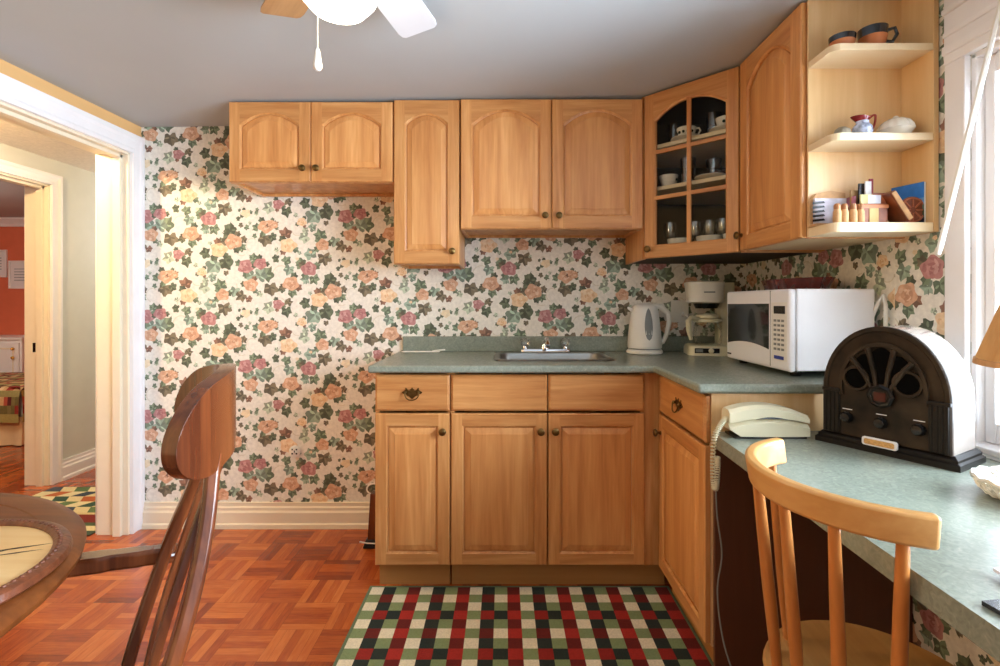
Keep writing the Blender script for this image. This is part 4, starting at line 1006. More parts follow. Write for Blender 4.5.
t = thing('wooden_tray', 'round pale wooden tray with a dark carved rim on the dining table', 'tray', (-0.925, 0.728, 0.7508))
m = MB(); m.lathe([(0.001, 0.0), (0.195, 0.0), (0.196, 0.010), (0.001, 0.010)], 72); m.build('tray_base', M['inlay_wood'], t)
m = MB(); m.lathe([(0.1945, 0.0), (0.1945, 0.012), (0.199, 0.016), (0.211, 0.017), (0.218, 0.013), (0.221, 0.004), (0.218, 0.0), (0.1945, 0.0)], 96, cap=False); rim_ = m.build('carved_rim', M['ring_wood'], t, smooth=True)
m = MB()
for k in range(96):
    a = 2 * pi * k / 96; m.ball((0.2045 * cos(a), 0.2045 * sin(a), 0.0165), 0.0042, 0.6, 6, 4)
m.build('bead_carving', M['ring_wood'], rim_, smooth=True)
m = MB()
for p, q, wv in (((-0.02, 0.064), (0.150, 0.130), 0.003), ((0.02, 0.060), (0.150, 0.108), 0.0022), ((0.05, 0.074), (0.10, 0.112), 0.002)):
    p, q = Vector(p), Vector(q); n_ = Vector((-(q - p).y, (q - p).x)).normalized() * wv
    for f0, f1 in ((0, 0.55), (0.45, 1.0)):
        a_, b_ = p.lerp(q, f0), p.lerp(q, f1); c_ = a_.lerp(b_, 0.5)
        m.poly([(*a_, 0.0104), (*(c_ - n_), 0.0104), (*b_, 0.0104), (*(c_ + n_), 0.0104)])
m.build('painted_leaves', M['black_plastic'], t)

# ------------------------------------------------------------------ dining chair with wide curved crest
t = thing('dining_chair', 'dark chestnut dining chair with a broad curved crest, drawn up to the round table', 'chair', (-0.70, 0.76, 0))
ORG = Vector((-0.70, 0.76, 0))
mid = Vector((-0.57, 0.86, 0)); cdir = Vector((0.515, -0.858, 0)).normalized(); outw = Vector((0.858, 0.515, 0)).normalized()
def cp(s, z, off=0.0, half=0.21, b=0.08):
    return mid + cdir * s * half + outw * (b * (1 - s * s) + off) + Vector((0, 0, z)) - ORG
m = MB(); rings = []
NS = 48; HC = 0.182; BC = 0.080
for i in range(NS + 1):
    s = -cos(pi * i / NS)
    zc = 0.986 - 0.026 * s * s
    e = max(0.0, (abs(s) - 0.62) / 0.38)
    hh = 0.067 * sqrt(max(0.0, 1 - e * e)) + 0.0008
    up = zc + hh + 0.010 * (1 - s * s)
    lo = zc - hh
    q = abs(s + 0.0)
    if q < 0.17: lo += 0.030 * sqrt(1 - (q / 0.17) ** 2)
    tn = Vector((cdir.x * HC - outw.x * 2 * s * BC, cdir.y * HC - outw.y * 2 * s * BC, 0)).normalized(); nr = Vector((tn.y, -tn.x, 0))
    if nr.dot(outw) < 0: nr = -nr
    c0 = mid + cdir * s * HC + outw * BC * (1 - s * s) - ORG; th_ = 0.013
    rings.append([c0 - nr * th_ + Vector((0, 0, lo)), c0 + nr * th_ + Vector((0, 0, lo)), c0 + nr * th_ + Vector((0, 0, (lo + up) / 2)), c0 + nr * th_ + Vector((0, 0, up)), c0 - nr * th_ + Vector((0, 0, up)), c0 - nr * th_ + Vector((0, 0, (lo + up) / 2))])
m.loft(rings); m.build('crest_rail', M['chair_wood'], t, bevel=0.005, seg=2, smooth=True, angle=50)
def W(x, y, z): return Vector((x, y, z)) - ORG
MB().bar(smooth_path([W(-0.578, 0.985, 0.932), W(-0.612, 0.980, 0.82), W(-0.654, 0.962, 0.70), W(-0.706, 0.932, 0.50), W(-0.715, 0.928, 0.40), W(-0.69, 0.945, 0.0)], 5), 0.042, 0.022, cdir).build('stile', M['chair_wood'], t, bevel=0.006, smooth=True)
MB().bar(smooth_path([W(-0.478, 0.818, 0.932), W(-0.470, 0.782, 0.82), W(-0.475, 0.738, 0.70), W(-0.520, 0.700, 0.50), W(-0.53, 0.695, 0.40), W(-0.49, 0.70, 0.0)], 5), 0.052, 0.022, cdir).build('stile', M['chair_wood'], t, bevel=0.006, smooth=True)
for s, w_ in ((-0.15, 0.030), (0.13, 0.030)):
    top_ = mid + cdir * s * 0.40 + outw * 0.076; bot = Vector((-0.612, 0.815, 0)) + cdir * s * 0.5
    P = [W(top_.x, top_.y, 0.938), W(*(top_.lerp(bot, 0.45).to_2d()), 0.75), W(*(top_.lerp(bot, 0.8).to_2d()), 0.58), W(bot.x, bot.y, 0.44)]
    MB().bar(smooth_path(P, 5), w_, 0.014, cdir).build('back_slat', M['chair_wood'], t, bevel=0.003, smooth=True)
fw = -outw; sc = Vector((-0.775, 0.705, 0)) - ORG
def seatp(s, z):
    pts = []
    for a, b in rrect(-0.205 * s, 0.205 * s, -0.215 * s, 0.215 * s, 0.07 * s, 6):
        kx = 1.0 + 0.10 * (a / 0.205)
        p = sc + fw * a + cdir * b * kx; pts.append((p.x, p.y, z))
    return pts
m = MB(); m.loft([seatp(0.93, 0.418), seatp(0.99, 0.424), seatp(1.0, 0.436), seatp(0.98, 0.448), seatp(0.8, 0.445), seatp(0.4, 0.440)]); m.build('seat', M['chair_wood'], t, smooth=True)
for b in (-1, 1):
    p = sc + fw * 0.17 + cdir * 0.18 * b
    MB().tube([(p.x, p.y, z) for z in (0.42, 0.36, 0.30, 0.15, 0.06, 0.0)], [0.018, 0.022, 0.018, 0.021, 0.015, 0.012], 14).build('leg', M['chair_wood'], t, smooth=True)
for b in (-1, 1):
    p = sc + cdir * 0.185 * b; q = fw * 0.17
    MB().tube([Vector((p.x, p.y, 0.2)) + q, Vector((p.x, p.y, 0.2)), Vector((p.x, p.y, 0.2)) - q * 0.7], 0.010, 10).build('stretcher', M['chair_wood'], t, smooth=True)
ar = MB(); ar.bar(smooth_path([W(-0.640, 0.970, 0.688), W(-0.70, 0.958, 0.686), W(-0.76, 0.945, 0.684), W(-0.84, 0.920, 0.684)], 6), [0.030] * 6 + [0.036] * 6 + [0.044] * 7, 0.030, cdir)
aro = ar.build('armrest', M['chair_wood'], t, bevel=0.007, seg=3, smooth=True)
m = MB(); e = W(-0.628, 0.962, 0.690); m.ball((e.x, e.y, e.z), 0.0085); m.tube([e, e - outw * 0.014], 0.005, 8); m.build('bolt_cap', M['chrome'], aro, smooth=True)

# ------------------------------------------------------------------ rugs
def colour_mesh(name, faces, mat, loc=(0, 0, 0)):
    bm = bmesh.new(); cl = bm.loops.layers.float_color.new('Col')
    for pts, col in faces:
        f = bm.faces.new([bm.verts.new(p) for p in pts])
        for l_ in f.loops: l_[cl] = rgb(*col)
    bmesh.ops.recalc_face_normals(bm, faces=bm.faces)
    me = bpy.data.meshes.new(name); bm.to_mesh(me); bm.free(); me.materials.append(mat)
    o = bpy.data.objects.new(name, me); COL.objects.link(o); o.location = loc
    return o
W_, G_, Dk, Mr, Rd, Rb = (218, 210, 184), (122, 138, 96), (36, 46, 42), (98, 28, 24), (156, 40, 32), (138, 34, 28)
pat = [[W_, Dk, G_, Mr], [G_, Mr, W_, Rd], [W_, Dk, G_, Mr], [G_, Rb, Dk, Rd]]
rx0, rx1, ry1, ry0 = -0.551, 0.684, 2.049, 1.56
q = 0.0503; bd = 0.012; zt = 0.007; F = []
nx = int((rx1 - rx0 - 2 * bd) / q); ny = int((ry1 - ry0 - 2 * bd) / 0.0513)
qx = (rx1 - rx0 - 2 * bd) / nx; qy = (ry1 - ry0 - 2 * bd) / ny
for j in range(ny):
    for i in range(nx):
        a, b = rx0 + bd + i * qx, ry1 - bd - j * qy
        F.append((((a, b - qy, zt), (a + qx, b - qy, zt), (a + qx, b, zt), (a, b, zt)), pat[j % 4][i % 4]))
bcol = (96, 112, 84)
o4 = [(rx0, ry0), (rx1, ry0), (rx1, ry1), (rx0, ry1)]; i4 = [(rx0 + bd, ry0 + bd), (rx1 - bd, ry0 + bd), (rx1 - bd, ry1 - bd), (rx0 + bd, ry1 - bd)]
for k in range(4):
    k2 = (k + 1) % 4
    F.append((((*o4[k], zt - 0.001), (*o4[k2], zt - 0.001), (*i4[k2], zt), (*i4[k], zt)), bcol))
    F.append((((*o4[k], 0.0005), (*o4[k2], 0.0005), (*o4[k2], zt - 0.001), (*o4[k], zt - 0.001)), bcol))
tag(colour_mesh('rug', F, M['rugcol']), 'red, green and cream chequered rug in front of the base cabinets', 'rug')
# hall mat
F = []; hx0, hx1 = -2.86, -2.09; zt = 0.006
rowsH = [(2.50, 2.545, 's', (58, 72, 52)), (2.545, 2.60, 's', (206, 190, 148)), (2.60, 2.64, 's', (70, 86, 60)), (2.64, 2.74, 's', (112, 36, 28)), (2.74, 2.765, 's', (196, 176, 132))]
for a, b, k, c_ in rowsH: F.append((((hx0, a, zt), (hx1, a, zt), (hx1, b, zt), (hx0, b, zt)), c_))
dia = [(48, 74, 60), (206, 192, 150), (168, 88, 46), (210, 198, 158), (52, 62, 76), (206, 190, 146), (86, 108, 70), (212, 200, 160)]
y = 2.765; rh = 0.077; r = 0
while y < 3.14:
    n_ = 9; cwid = (hx1 - hx0) / n_; shx = cwid * 0.5 * (1 if r % 2 else -1)
    for i in range(n_):
        a = hx0 + i * cwid
        x00, x01 = a + (0 if i else 0), a + cwid
        s0 = 0 if i == 0 else -shx * 0.5; s1 = 0 if i == n_ - 1 else -shx * 0.5
        F.append((((x00 + s0, y, zt), (x01 + s1, y, zt), (x01 - s1, y + rh, zt), (x00 - s0, y + rh, zt)), dia[(i * 1 + r * 3) % 8]))
    y += rh; r += 1
hy1 = y
o4 = [(hx0, 2.50), (hx1, 2.50), (hx1, hy1), (hx0, hy1)]
for k in range(4):
    k2 = (k + 1) % 4; F.append((((*o4[k], 0.0005), (*o4[k2], 0.0005), (*o4[k2], zt), (*o4[k], zt)), (60, 60, 48)))
tag(colour_mesh('rug', F, M['rugcol']), 'patterned rug with coloured diamonds on the hall floor', 'rug')

# ------------------------------------------------------------------ ceiling fan
FC = Vector((-0.37, 1.11, 0)); fz = ceil_z(-0.37)
t = thing('ceiling_fan', 'ceiling fan with a lit glass bowl and pull chains', 'fan', (FC.x, FC.y, fz - 0.001))
m = MB(); m.lathe([(0.001, 0), (0.085, 0), (0.088, -0.02), (0.10, -0.035), (0.115, -0.05), (0.115, -0.10), (0.10, -0.125), (0.075, -0.135), (0.001, -0.136)], 40); m.build('motor_housing', M['white_paint'], t, smooth=True)
m = MB(); m.lathe([(0.06, -0.134), (0.075, -0.15), (0.085, -0.178), (0.08, -0.19), (0.001, -0.191)], 36); m.build('light_fitter', M['white_paint'], t, smooth=True)
m = MB(); m.lathe([(0.084, -0.190), (0.097, -0.203), (0.095, -0.228), (0.083, -0.258), (0.060, -0.284), (0.031, -0.299), (0.001, -0.304)], 40); m.build('glass_bowl', M['bowl_light'], t, smooth=True)
bz = 2.033 - fz
blade_white = plain('blade_white', rgb(206, 206, 210), 0.4, var=0.02)
blade_tan = wood('tan_blade', [rgb(150, 112, 74), rgb(176, 136, 92), rgb(190, 150, 106)], 'x', 1.5, 0.4, 0.1)
for k in range(6):
    th_ = radians(-16.5 + 59 * k if k < 2 else -16.5 + 60 * k)   # clockwise-positive from +Y measured as angle of direction
    dirv = radians(90) - radians(13.5) + radians(52.5 if k == 1 else 60 * k)
    b_ = MB(); L0, L1, hw = 0.15, 0.465, 0.062; pit = radians(12)
    outl = [(L0, -hw * 0.72), (L0 + 0.05, -hw * 0.9), (L1 - 0.03, -hw), (L1 - 0.008, -hw * 0.93), (L1, -hw * 0.78), (L1, hw * 0.78), (L1 - 0.008, hw * 0.93), (L1 - 0.03, hw), (L0 + 0.05, hw * 0.9), (L0, hw * 0.72)]
    b_.prism(outl, 'z', -0.0035, 0.0035)
    for v in b_.bm.verts:
        x, y_, z_ = v.co
        y2, z2 = y_ * cos(pit) - z_ * sin(pit), -y_ * sin(pit) + z_ * cos(pit)
        v.co = Vector((x, y2, z2 + bz))
    tan_ = (k == 1)
    bo = b_.build('blade', blade_tan if tan_ else blade_white, t, rz=dirv, bevel=0.0012)
    if tan_: plab(bo, 'tan wood-grained blade')
    br = MB(); br.bar([(0.09, 0, bz - 0.012), (0.13, 0, bz - 0.008), (0.165, 0, bz - 0.006), (0.20, 0, bz - 0.006)], [0.03, 0.024, 0.05, 0.06], 0.004, (0, 1, 0)); br.build('blade_bracket', M['white_paint'], bo, bevel=0.001)
px_ = -0.398 - FC.x; py_ = 1.06 - FC.y
m = MB(); m.tube([(px_, py_, -0.18), (px_, py_, 1.719 - fz)], 0.0013, 6); ch1 = m.build('pull_chain', M['cream_trim'], t)
m = MB(); m.lathe([(0.002, 0.0), (0.004, 0.0), (0.0095, -0.034), (0.0085, -0.042), (0.004, -0.046), (0.001, -0.046)], 14, (px_, py_, 1.721 - fz)); plab(m.build('pull_knob', M['white_plastic'], ch1, smooth=True), 'white pull knob')
px2, py2 = -0.335 - FC.x, 0.99 - FC.y
m = MB(); m.tube([(px2, py2, -0.18), (px2, py2, 1.83 - fz)], 0.0016, 6); ch2 = m.build('pull_chain', M['chrome'], t)
m = MB(); m.lathe([(0.002, 0.0), (0.004, 0.0), (0.007, -0.022), (0.004, -0.028), (0.001, -0.028)], 12, (px2, py2, 1.831 - fz)); m.build('pull_knob', M['chrome'], ch2, smooth=True)

# ------------------------------------------------------------------ slim folded stand beside the base cabinets
t = thing('folded_stand', 'narrow brown wooden stand with white loop, leaning beside the base cabinets', 'stand', (-0.60, 2.40, 0))
m = MB(); m.loft([[(-0.052, -0.03, 0.03), (0.05, -0.03, 0.03), (0.05, 0.03, 0.03), (-0.052, 0.03, 0.03)], [(-0.040, -0.024, 0.26), (0.055, -0.024, 0.26), (0.055, 0.024, 0.26), (-0.040, 0.024, 0.26)]]); m.build('body', M['chair_wood'], t, bevel=0.004)
m = MB(); m.loft([[(-0.075, -0.035, 0), (0.05, -0.035, 0), (0.05, 0.035, 0), (-0.075, 0.035, 0)], [(-0.058, -0.032, 0.045), (0.05, -0.032, 0.045), (0.05, 0.032, 0.045), (-0.058, 0.032, 0.045)]]); m.build('foot', M['rubber'], t, bevel=0.006)
m = MB(); m.tube([(-0.086, -0.036, 0.036), (-0.05, -0.038, 0.030), (-0.01, -0.037, 0.028)], 0.003, 6); m.build('foot_clip', M['white_plastic'], t)
m = MB(); m.tube([(-0.03 + 0.032 * cos(a), 0.0 + 0.004 * sin(a), 0.275 + 0.024 * sin(a)) for a in [2 * pi * i / 24 for i in range(25)]], 0.0038, 8); m.build('loop', M['white_plastic'], t, smooth=True)

# ------------------------------------------------------------------ crockery in the glass cabinet
CO = Vector((0.791, 2.121)); INW = Vector((0.7071, 0.7071)); LAT = Vector((0.7071, -0.7071))
def cab(l, i): p = CO + LAT * l + INW * i; return p.x, p.y
def cup_proto():
    t = thing('teacup', '', 'cup')
    m = MB(); m.lathe([(0.022, 0.0), (0.024, 0.004), (0.034, 0.018), (0.041, 0.045), (0.043, 0.056), (0.040, 0.055), (0.031, 0.018), (0.001, 0.008)], 28); m.build('bowl', M['porcelain'], t, smooth=True)
    m = MB(); m.tube([(0.038, 0, 0.047), (0.056, 0, 0.047), (0.062, 0, 0.034), (0.052, 0, 0.018), (0.034, 0, 0.016)], 0.0042, 8); m.build('handle', M['porcelain'], t, smooth=True)
    m = MB()
    for k in range(5):
        a = -pi / 2 + (k - 2) * 0.5; m.ball((0.0385 * cos(a), 0.0385 * sin(a), 0.034), 0.0065, 1.0, 8, 5)
    m.build('floral_band', plain('dark_floral_glaze', rgb(40, 56, 48), 0.2), t, smooth=True)
    return t
def saucer_mb(): return MB().lathe([(0.025, 0.0), (0.028, 0.004), (0.052, 0.009), (0.068, 0.016), (0.067, 0.0185), (0.05, 0.0125), (0.026, 0.0065), (0.001, 0.006)], 36)
shz = (CZ + 0.0207, 1.7087, 1.9007)
sau0 = saucer_mb().build('saucer', M['porcelain'], smooth=True)
cup0 = cup_proto()
saucers = [((-0.055, 0.105), 2, 'saucer under the flowered cup on the top shelf, left half of the glass door'), ((0.12, 0.105), 2, 'saucer under the flowered cup on the top shelf, right half of the glass door'), ((0.055, 0.105), 1, 'saucer on the middle shelf of the glass corner cabinet')]
cups = [((-0.055, 0.105), 2, 0.0068, 'flowered white teacup on the top shelf behind the left glass panes', radians(-40)), ((0.12, 0.105), 2, 0.0068, 'flowered white teacup on the top shelf behind the right glass panes', radians(20)), ((-0.14, 0.105), 1, 0.0, 'white teacup at the left of the middle shelf behind glass', radians(100))]
for k, (p, s, lb) in enumerate(saucers):
    x, y = cab(*p)
    o = sau0 if k == 0 else sau0.copy()
    if k: COL.objects.link(o)
    o.location = (x, y, shz[s]); tag(o, lb, 'saucer', 'saucers in the glass cabinet')
for k, (p, s, dz, lb, rz) in enumerate(cups):
    x, y = cab(*p)
    if k == 0: cup0.location = (x, y, shz[s] + dz); cup0.rotation_euler = (0, 0, rz); cup0['label'] = lb; cup0['group'] = 'cups in the glass cabinet'
    else: dup(cup0, (x, y, shz[s] + dz), rz, lb, 'cups in the glass cabinet')
gob = MB().lathe([(0.028, 0.0), (0.028, 0.002), (0.005, 0.006), (0.004, 0.06), (0.012, 0.068), (0.030, 0.085), (0.034, 0.115), (0.030, 0.15), (0.029, 0.15), (0.032, 0.115), (0.028, 0.088), (0.001, 0.075)], 24).build('wine_glass', M['crystal'], smooth=True)
tum = MB().lathe([(0.026, 0.0), (0.028, 0.002), (0.034, 0.115), (0.0325, 0.115), (0.027, 0.008), (0.001, 0.007)], 24).build('tumbler', M['crystal'], smooth=True)
bowl0 = MB().lathe([(0.03, 0.0), (0.032, 0.004), (0.048, 0.035), (0.055, 0.068), (0.053, 0.068), (0.045, 0.035), (0.001, 0.008)], 32).build('small_bowl', M['porcelain'], smooth=True)
def spread_copies(proto, spots, cat, group):
    for k, (p, s, lb) in enumerate(spots):
        x, y = cab(*p); o = proto if k == 0 else proto.copy()
        if k: COL.objects.link(o)
        o.location = (x, y, shz[s]); tag(o, lb, cat, group)
spread_copies(gob, [((-0.145, 0.13), 0, 'stemmed glass at the far left of the bottom shelf behind glass'), ((-0.045, 0.175), 0, 'stemmed glass second from the left on the bottom shelf behind glass'),
                    ((0.02, 0.185), 0, 'stemmed glass on the bottom shelf, just right of the middle glazing bar'), ((0.085, 0.17), 0, 'stemmed glass on the bottom shelf, behind the middle small bowl'),
                    ((0.155, 0.17), 0, 'stemmed glass at the right end of the bottom shelf behind glass'), ((0.05, 0.235), 0, 'stemmed glass in the back row, second from the right on the bottom shelf'), ((0.125, 0.235), 0, 'stemmed glass in the back row, rightmost on the bottom shelf')], 'glass', 'stemmed glasses on the bottom shelf')
spread_copies(tum, [((-0.14, 0.16), 2, 'tumbler at the left of the top shelf, behind the left cup'), ((0.045, 0.16), 2, 'tumbler between the two cups on the top shelf behind glass'), ((-0.045, 0.10), 1, 'tumbler left of the saucer on the middle shelf'),
                    ((0.13, 0.17), 1, 'tumbler right of the saucer on the middle shelf'), ((0.03, 0.20), 1, 'tumbler behind the saucer on the middle shelf')], 'glass', 'tumblers in the glass cabinet')
spread_copies(bowl0, [((-0.085, 0.100), 0, 'small white bowl at the left of the bottom shelf'), ((0.05, 0.100), 0, 'small white bowl in the middle of the bottom shelf'), ((0.165, 0.10), 0, 'small white bowl at the right end of the bottom shelf')], 'bowl', 'small bowls on the bottom shelf')

# ------------------------------------------------------------------ things on the open shelves
def glazed(name, label, cat, loc, r, h, handle=False, rz=0.0):
    t = thing(name, label, cat, loc, rz)
    m = MB(); m.lathe([(r * 0.62, 0.0), (r * 0.7, 0.003), (r * 0.92, h * 0.4), (r, h * 0.62)], 28); m.build('base', M['terracotta'], t, smooth=True)
    m = MB(); m.lathe([(r, h * 0.61), (r * 1.03, h * 0.8), (r * 1.05, h), (r * 0.95, h), (r * 0.9, h * 0.6), (r * 0.5, h * 0.2), (0.001, h * 0.15)], 28); m.build('glazed_rim', M['black_glaze'], t, smooth=True)
    if handle:
        m = MB(); m.tube([(r, 0, h * 0.85), (r * 1.45, 0, h * 0.9), (r * 1.6, 0, h * 0.6), (r * 1.3, 0, h * 0.3), (r * 0.9, 0, h * 0.35)], r * 0.14, 8); m.build('handle', M['black_glaze'], t, smooth=True)
    return t
glazed('glazed_bowl', 'terracotta bowl with black glazed rim on the top open shelf', 'bowl', (1.018, 1.487, SH[2]), 0.034, 0.042)
glazed('glazed_mug', 'terracotta mug with black glazed rim and handle on the top open shelf', 'mug', (1.112, 1.490, SH[2]), 0.037, 0.066, True, radians(-25))
# middle shelf
t = thing('pitcher', 'little blue and white pitcher with a red rim on the middle open shelf', 'pitcher', (1.082, 1.492, SH[1]))
m = MB(); m.lathe([(0.017, 0), (0.019, 0.003), (0.027, 0.018), (0.026, 0.032), (0.016, 0.045), (0.017, 0.052)], 24); m.build('body', plain('blue_white_glaze', rgb(176, 184, 206), 0.15, var=0.6, scale=70), t, smooth=True)
m = MB(); m.lathe([(0.017, 0.051), (0.020, 0.062), (0.018, 0.063), (0.014, 0.05)], 24)
for v in m.bm.verts:
    if v.co.x < -0.005 and v.co.z > 0.058: v.co.x *= 1.7; v.co.z += 0.003
m.build('rim', plain('red_glaze', rgb(126, 34, 40), 0.2), t, smooth=True)
m = MB(); m.tube(smooth_path([(0.018, 0, 0.058), (0.034, 0, 0.070), (0.040, 0, 0.066), (0.036, 0, 0.04), (0.024, 0, 0.018)], 4), 0.0032, 8); m.build('handle', plain('red_glaze_handle', rgb(150, 60, 50), 0.2), t, smooth=True)
t = thing('lidded_dish', 'white shell-ribbed lidded dish on the middle open shelf', 'dish', (1.183, 1.492, SH[1]))
m = MB(); m.lathe([(0.026, 0), (0.03, 0.003), (0.044, 0.02), (0.045, 0.024), (0.001, 0.024)], 36); m.build('bowl', M['porcelain'], t, smooth=True)
m = MB(); m.lathe([(0.046, 0.0245), (0.044, 0.035), (0.034, 0.049), (0.018, 0.058), (0.008, 0.060), (0.006, 0.066), (0.001, 0.068)], 48, fl=0.05, nf=12); m.build('lid', M['porcelain'], t, smooth=True, angle=80)
o = MB().lathe([(0.001, 0.0), (0.019, 0.0), (0.023, 0.009), (0.020, 0.022), (0.009, 0.031), (0.001, 0.033)], 20, fl=0.08, nf=6).build('seashell', plain('shell_grey', rgb(140, 128, 108), 0.5, var=0.3, scale=60), smooth=True, loc=(1.018, 1.488, SH[1] + 0.0004)); tag(o, 'small grey-brown seashell on the middle open shelf', 'seashell')
# lowest shelf
z0 = SH[0]
t = thing('napkin_holder', 'wooden holder with patterned cards at the left of the lowest open shelf', 'holder', (1.012, 1.520, z0)); t.scale = (1.22,) * 3
MB().prism([(-0.048, 0.0), (0.045, 0.0), (0.045, 0.088), (0.01, 0.094), (-0.03, 0.086), (-0.048, 0.066)], 'y', 0.018, 0.026).build('back_board', M['cork'], t, bevel=0.0015)
MB().box(-0.048, 0.045, -0.01, 0.018, 0, 0.006).build('base', M['cork'], t)
MB().box(-0.040, 0.040, 0.008, 0.016, 0.0065, 0.072).build('cards', plain('printed_card', rgb(196, 190, 200), 0.6, var=0.35, scale=30), t)
m = MB()
for k in range(5): m.poly([(-0.0485 + 0.002, 0.0075, 0.012 + k * 0.011), (-0.014, 0.0075, 0.016 + k * 0.011), (-0.018, 0.0075, 0.021 + k * 0.011), (-0.0465, 0.0075, 0.018 + k * 0.011)])
m.build('card_pattern', M['black_plastic'], t)
MB().box(0.046, 0.050, -0.012, 0.022, 0, 0.074).build('end_card', plain('pink_card', rgb(196, 128, 150), 0.6), t)
jar = thing('spice_jar', '', 'jar'); jar.scale = (1.05, 1.05, 1.2)
m = MB(); m.lathe([(0.0095, 0), (0.0105, 0.002), (0.0105, 0.028), (0.008, 0.034)], 18); m.build('body', M['cork'], jar, smooth=True)
m = MB(); m.lathe([(0.0085, 0.034), (0.009, 0.043), (0.006, 0.048), (0.001, 0.049)], 18); m.build('stopper', wood('stopper_wood', [rgb(150, 96, 52), rgb(172, 118, 70)], 'z', 3), jar, smooth=True)
jl = ['little wooden jar leftmost in the row on the lowest open shelf', 'little wooden jar second from the left on the lowest open shelf', 'little wooden jar third from the left on the lowest open shelf', 'little wooden jar rightmost in the row on the lowest open shelf']
for k in range(4):
    p = (0.986 + 0.0235 * k, 1.462 + 0.003 * (k % 2), z0)
    if k == 0: jar.location = p; jar['label'] = jl[0]; jar['group'] = 'little jars on the lowest open shelf'
    else: dup(jar, p, 0, jl[k], 'little jars on the lowest open shelf'); 
t = thing('card_box', 'copper-brown box of cards in the middle of the lowest open shelf', 'box', (1.106, 1.505, z0)); t.scale = (1.12,) * 3
m = MB(); m.box(-0.038, 0.038, -0.024, 0.030, 0, 0.055); m.build('box_body', plain('copper_leather', rgb(150, 82, 46), 0.4, var=0.25, scale=40, coat=0.2), t, bevel=0.002)
MB().box(-0.039, 0.039, -0.0255, -0.0235, 0.043, 0.052).build('trim_band', plain('copper_band', rgb(206, 128, 76), 0.4), t)
MB().box(-0.012, 0.012, -0.0258, -0.0236, 0.002, 0.042).build('label_plate', plain('straw_label', rgb(224, 194, 130), 0.6), t)
for i, (x0, x1, y0_, h0, cc) in enumerate(((-0.036, -0.012, 0.012, 0.098, (176, 140, 88)), (-0.022, -0.006, 0.0, 0.114, (28, 28, 34)), (-0.010, 0.006, -0.008, 0.118, (236, 236, 238)), (0.010, 0.020, 0.004, 0.128, (140, 24, 48)), (-0.032, 0.000, -0.020, 0.080, (202, 190, 130)), (0.0, 0.036, -0.020, 0.084, (150, 84, 50)), (-0.012, 0.022, -0.0205, 0.078, (226, 230, 240)))):
    MB().box(x0, x1, y0_, y0_ + 0.004 if i not in (5, 6) else y0_ + 0.003, 0.0555, h0).build('card', plain('card_%d' % i, rgb(*cc), 0.5, var=0.15), t)
t = thing('leather_book', 'brown leather book leaning on the lowest open shelf', 'book', (1.187, 1.484, z0)); t.scale = (1.15,) * 3
m = MB(); m.box(-0.008, 0.008, -0.03, 0.03, 0.001, 0.088); bo = m.build('cover', plain('brown_leather', rgb(118, 58, 30), 0.35, var=0.3, scale=30, coat=0.3), t, bevel=0.003); bo.rotation_euler = (0, radians(-33), 0); bo.location = (0.008, 0, 0.006)
m = MB(); m.box(-0.006, 0.006, -0.0305, 0.0295, 0.004, 0.085); b2 = m.build('pages', M['cork'], t); b2.rotation_euler = (0, radians(-33), 0); b2.location = (0.008, -0.0012, 0.006)
t = thing('carved_disc', 'round carved brown disc standing at the right of the lowest open shelf', 'ornament', (1.212, 1.468, z0)); t.scale = (1.08,) * 3
m = MB(); m.lathe([(0.036, -0.003), (0.037, 0.0), (0.036, 0.003), (0.001, 0.003)], 36)
for v in m.bm.verts: v.co = Vector((v.co.x, v.co.z, v.co.y + 0.037))
m.build('disc', plain('carved_brown', rgb(112, 54, 32), 0.4, var=0.3, scale=50), t, smooth=True)
m = MB()
for k in range(8):
    a = k * pi / 4; m.tube([(0.008 * cos(a), -0.0035, 0.037 + 0.008 * sin(a)), (0.029 * cos(a), -0.0035, 0.037 + 0.029 * sin(a))], 0.0022, 6)
m.tube([(0.032 * cos(2 * pi * k / 30), -0.0035, 0.037 + 0.032 * sin(2 * pi * k / 30)) for k in range(31)], 0.0022, 6); m.build('carved_rays', plain('carved_light', rgb(158, 86, 48), 0.4), t)
t = thing('picture_book', 'blue landscape-covered booklet standing against the right side of the lowest open shelf', 'book', (1.214, 1.548, z0), radians(-72)); t.scale = (1.00,) * 3
MB().box(0.0, 0.092, 0.0, 0.006, 0.001, 0.122).build('pages', M['white_paper'], t)
cm = []
def rect(u0, u1, v0, v1, col): cm.append((((u0 * 0.092, -0.0008, v0 * 0.122 + 0.001), (u1 * 0.092, -0.0008, v0 * 0.122 + 0.001), (u1 * 0.092, -0.0008, v1 * 0.122 + 0.001), (u0 * 0.092, -0.0008, v1 * 0.122 + 0.001)), col))
rect(0, 1, 0.62, 1, (58, 124, 204)); rect(0, 1, 0.46, 0.62, (110, 160, 214)); rect(0, 0.5, 0.34, 0.46, (214, 222, 226)); rect(0.5, 1, 0.34, 0.46, (96, 124, 110)); rect(0, 1, 0.12, 0.34, (52, 84, 62)); rect(0, 1, 0, 0.12, (44, 44, 60))
c2 = colour_mesh('cover', cm, M['quilt']); c2.parent = t

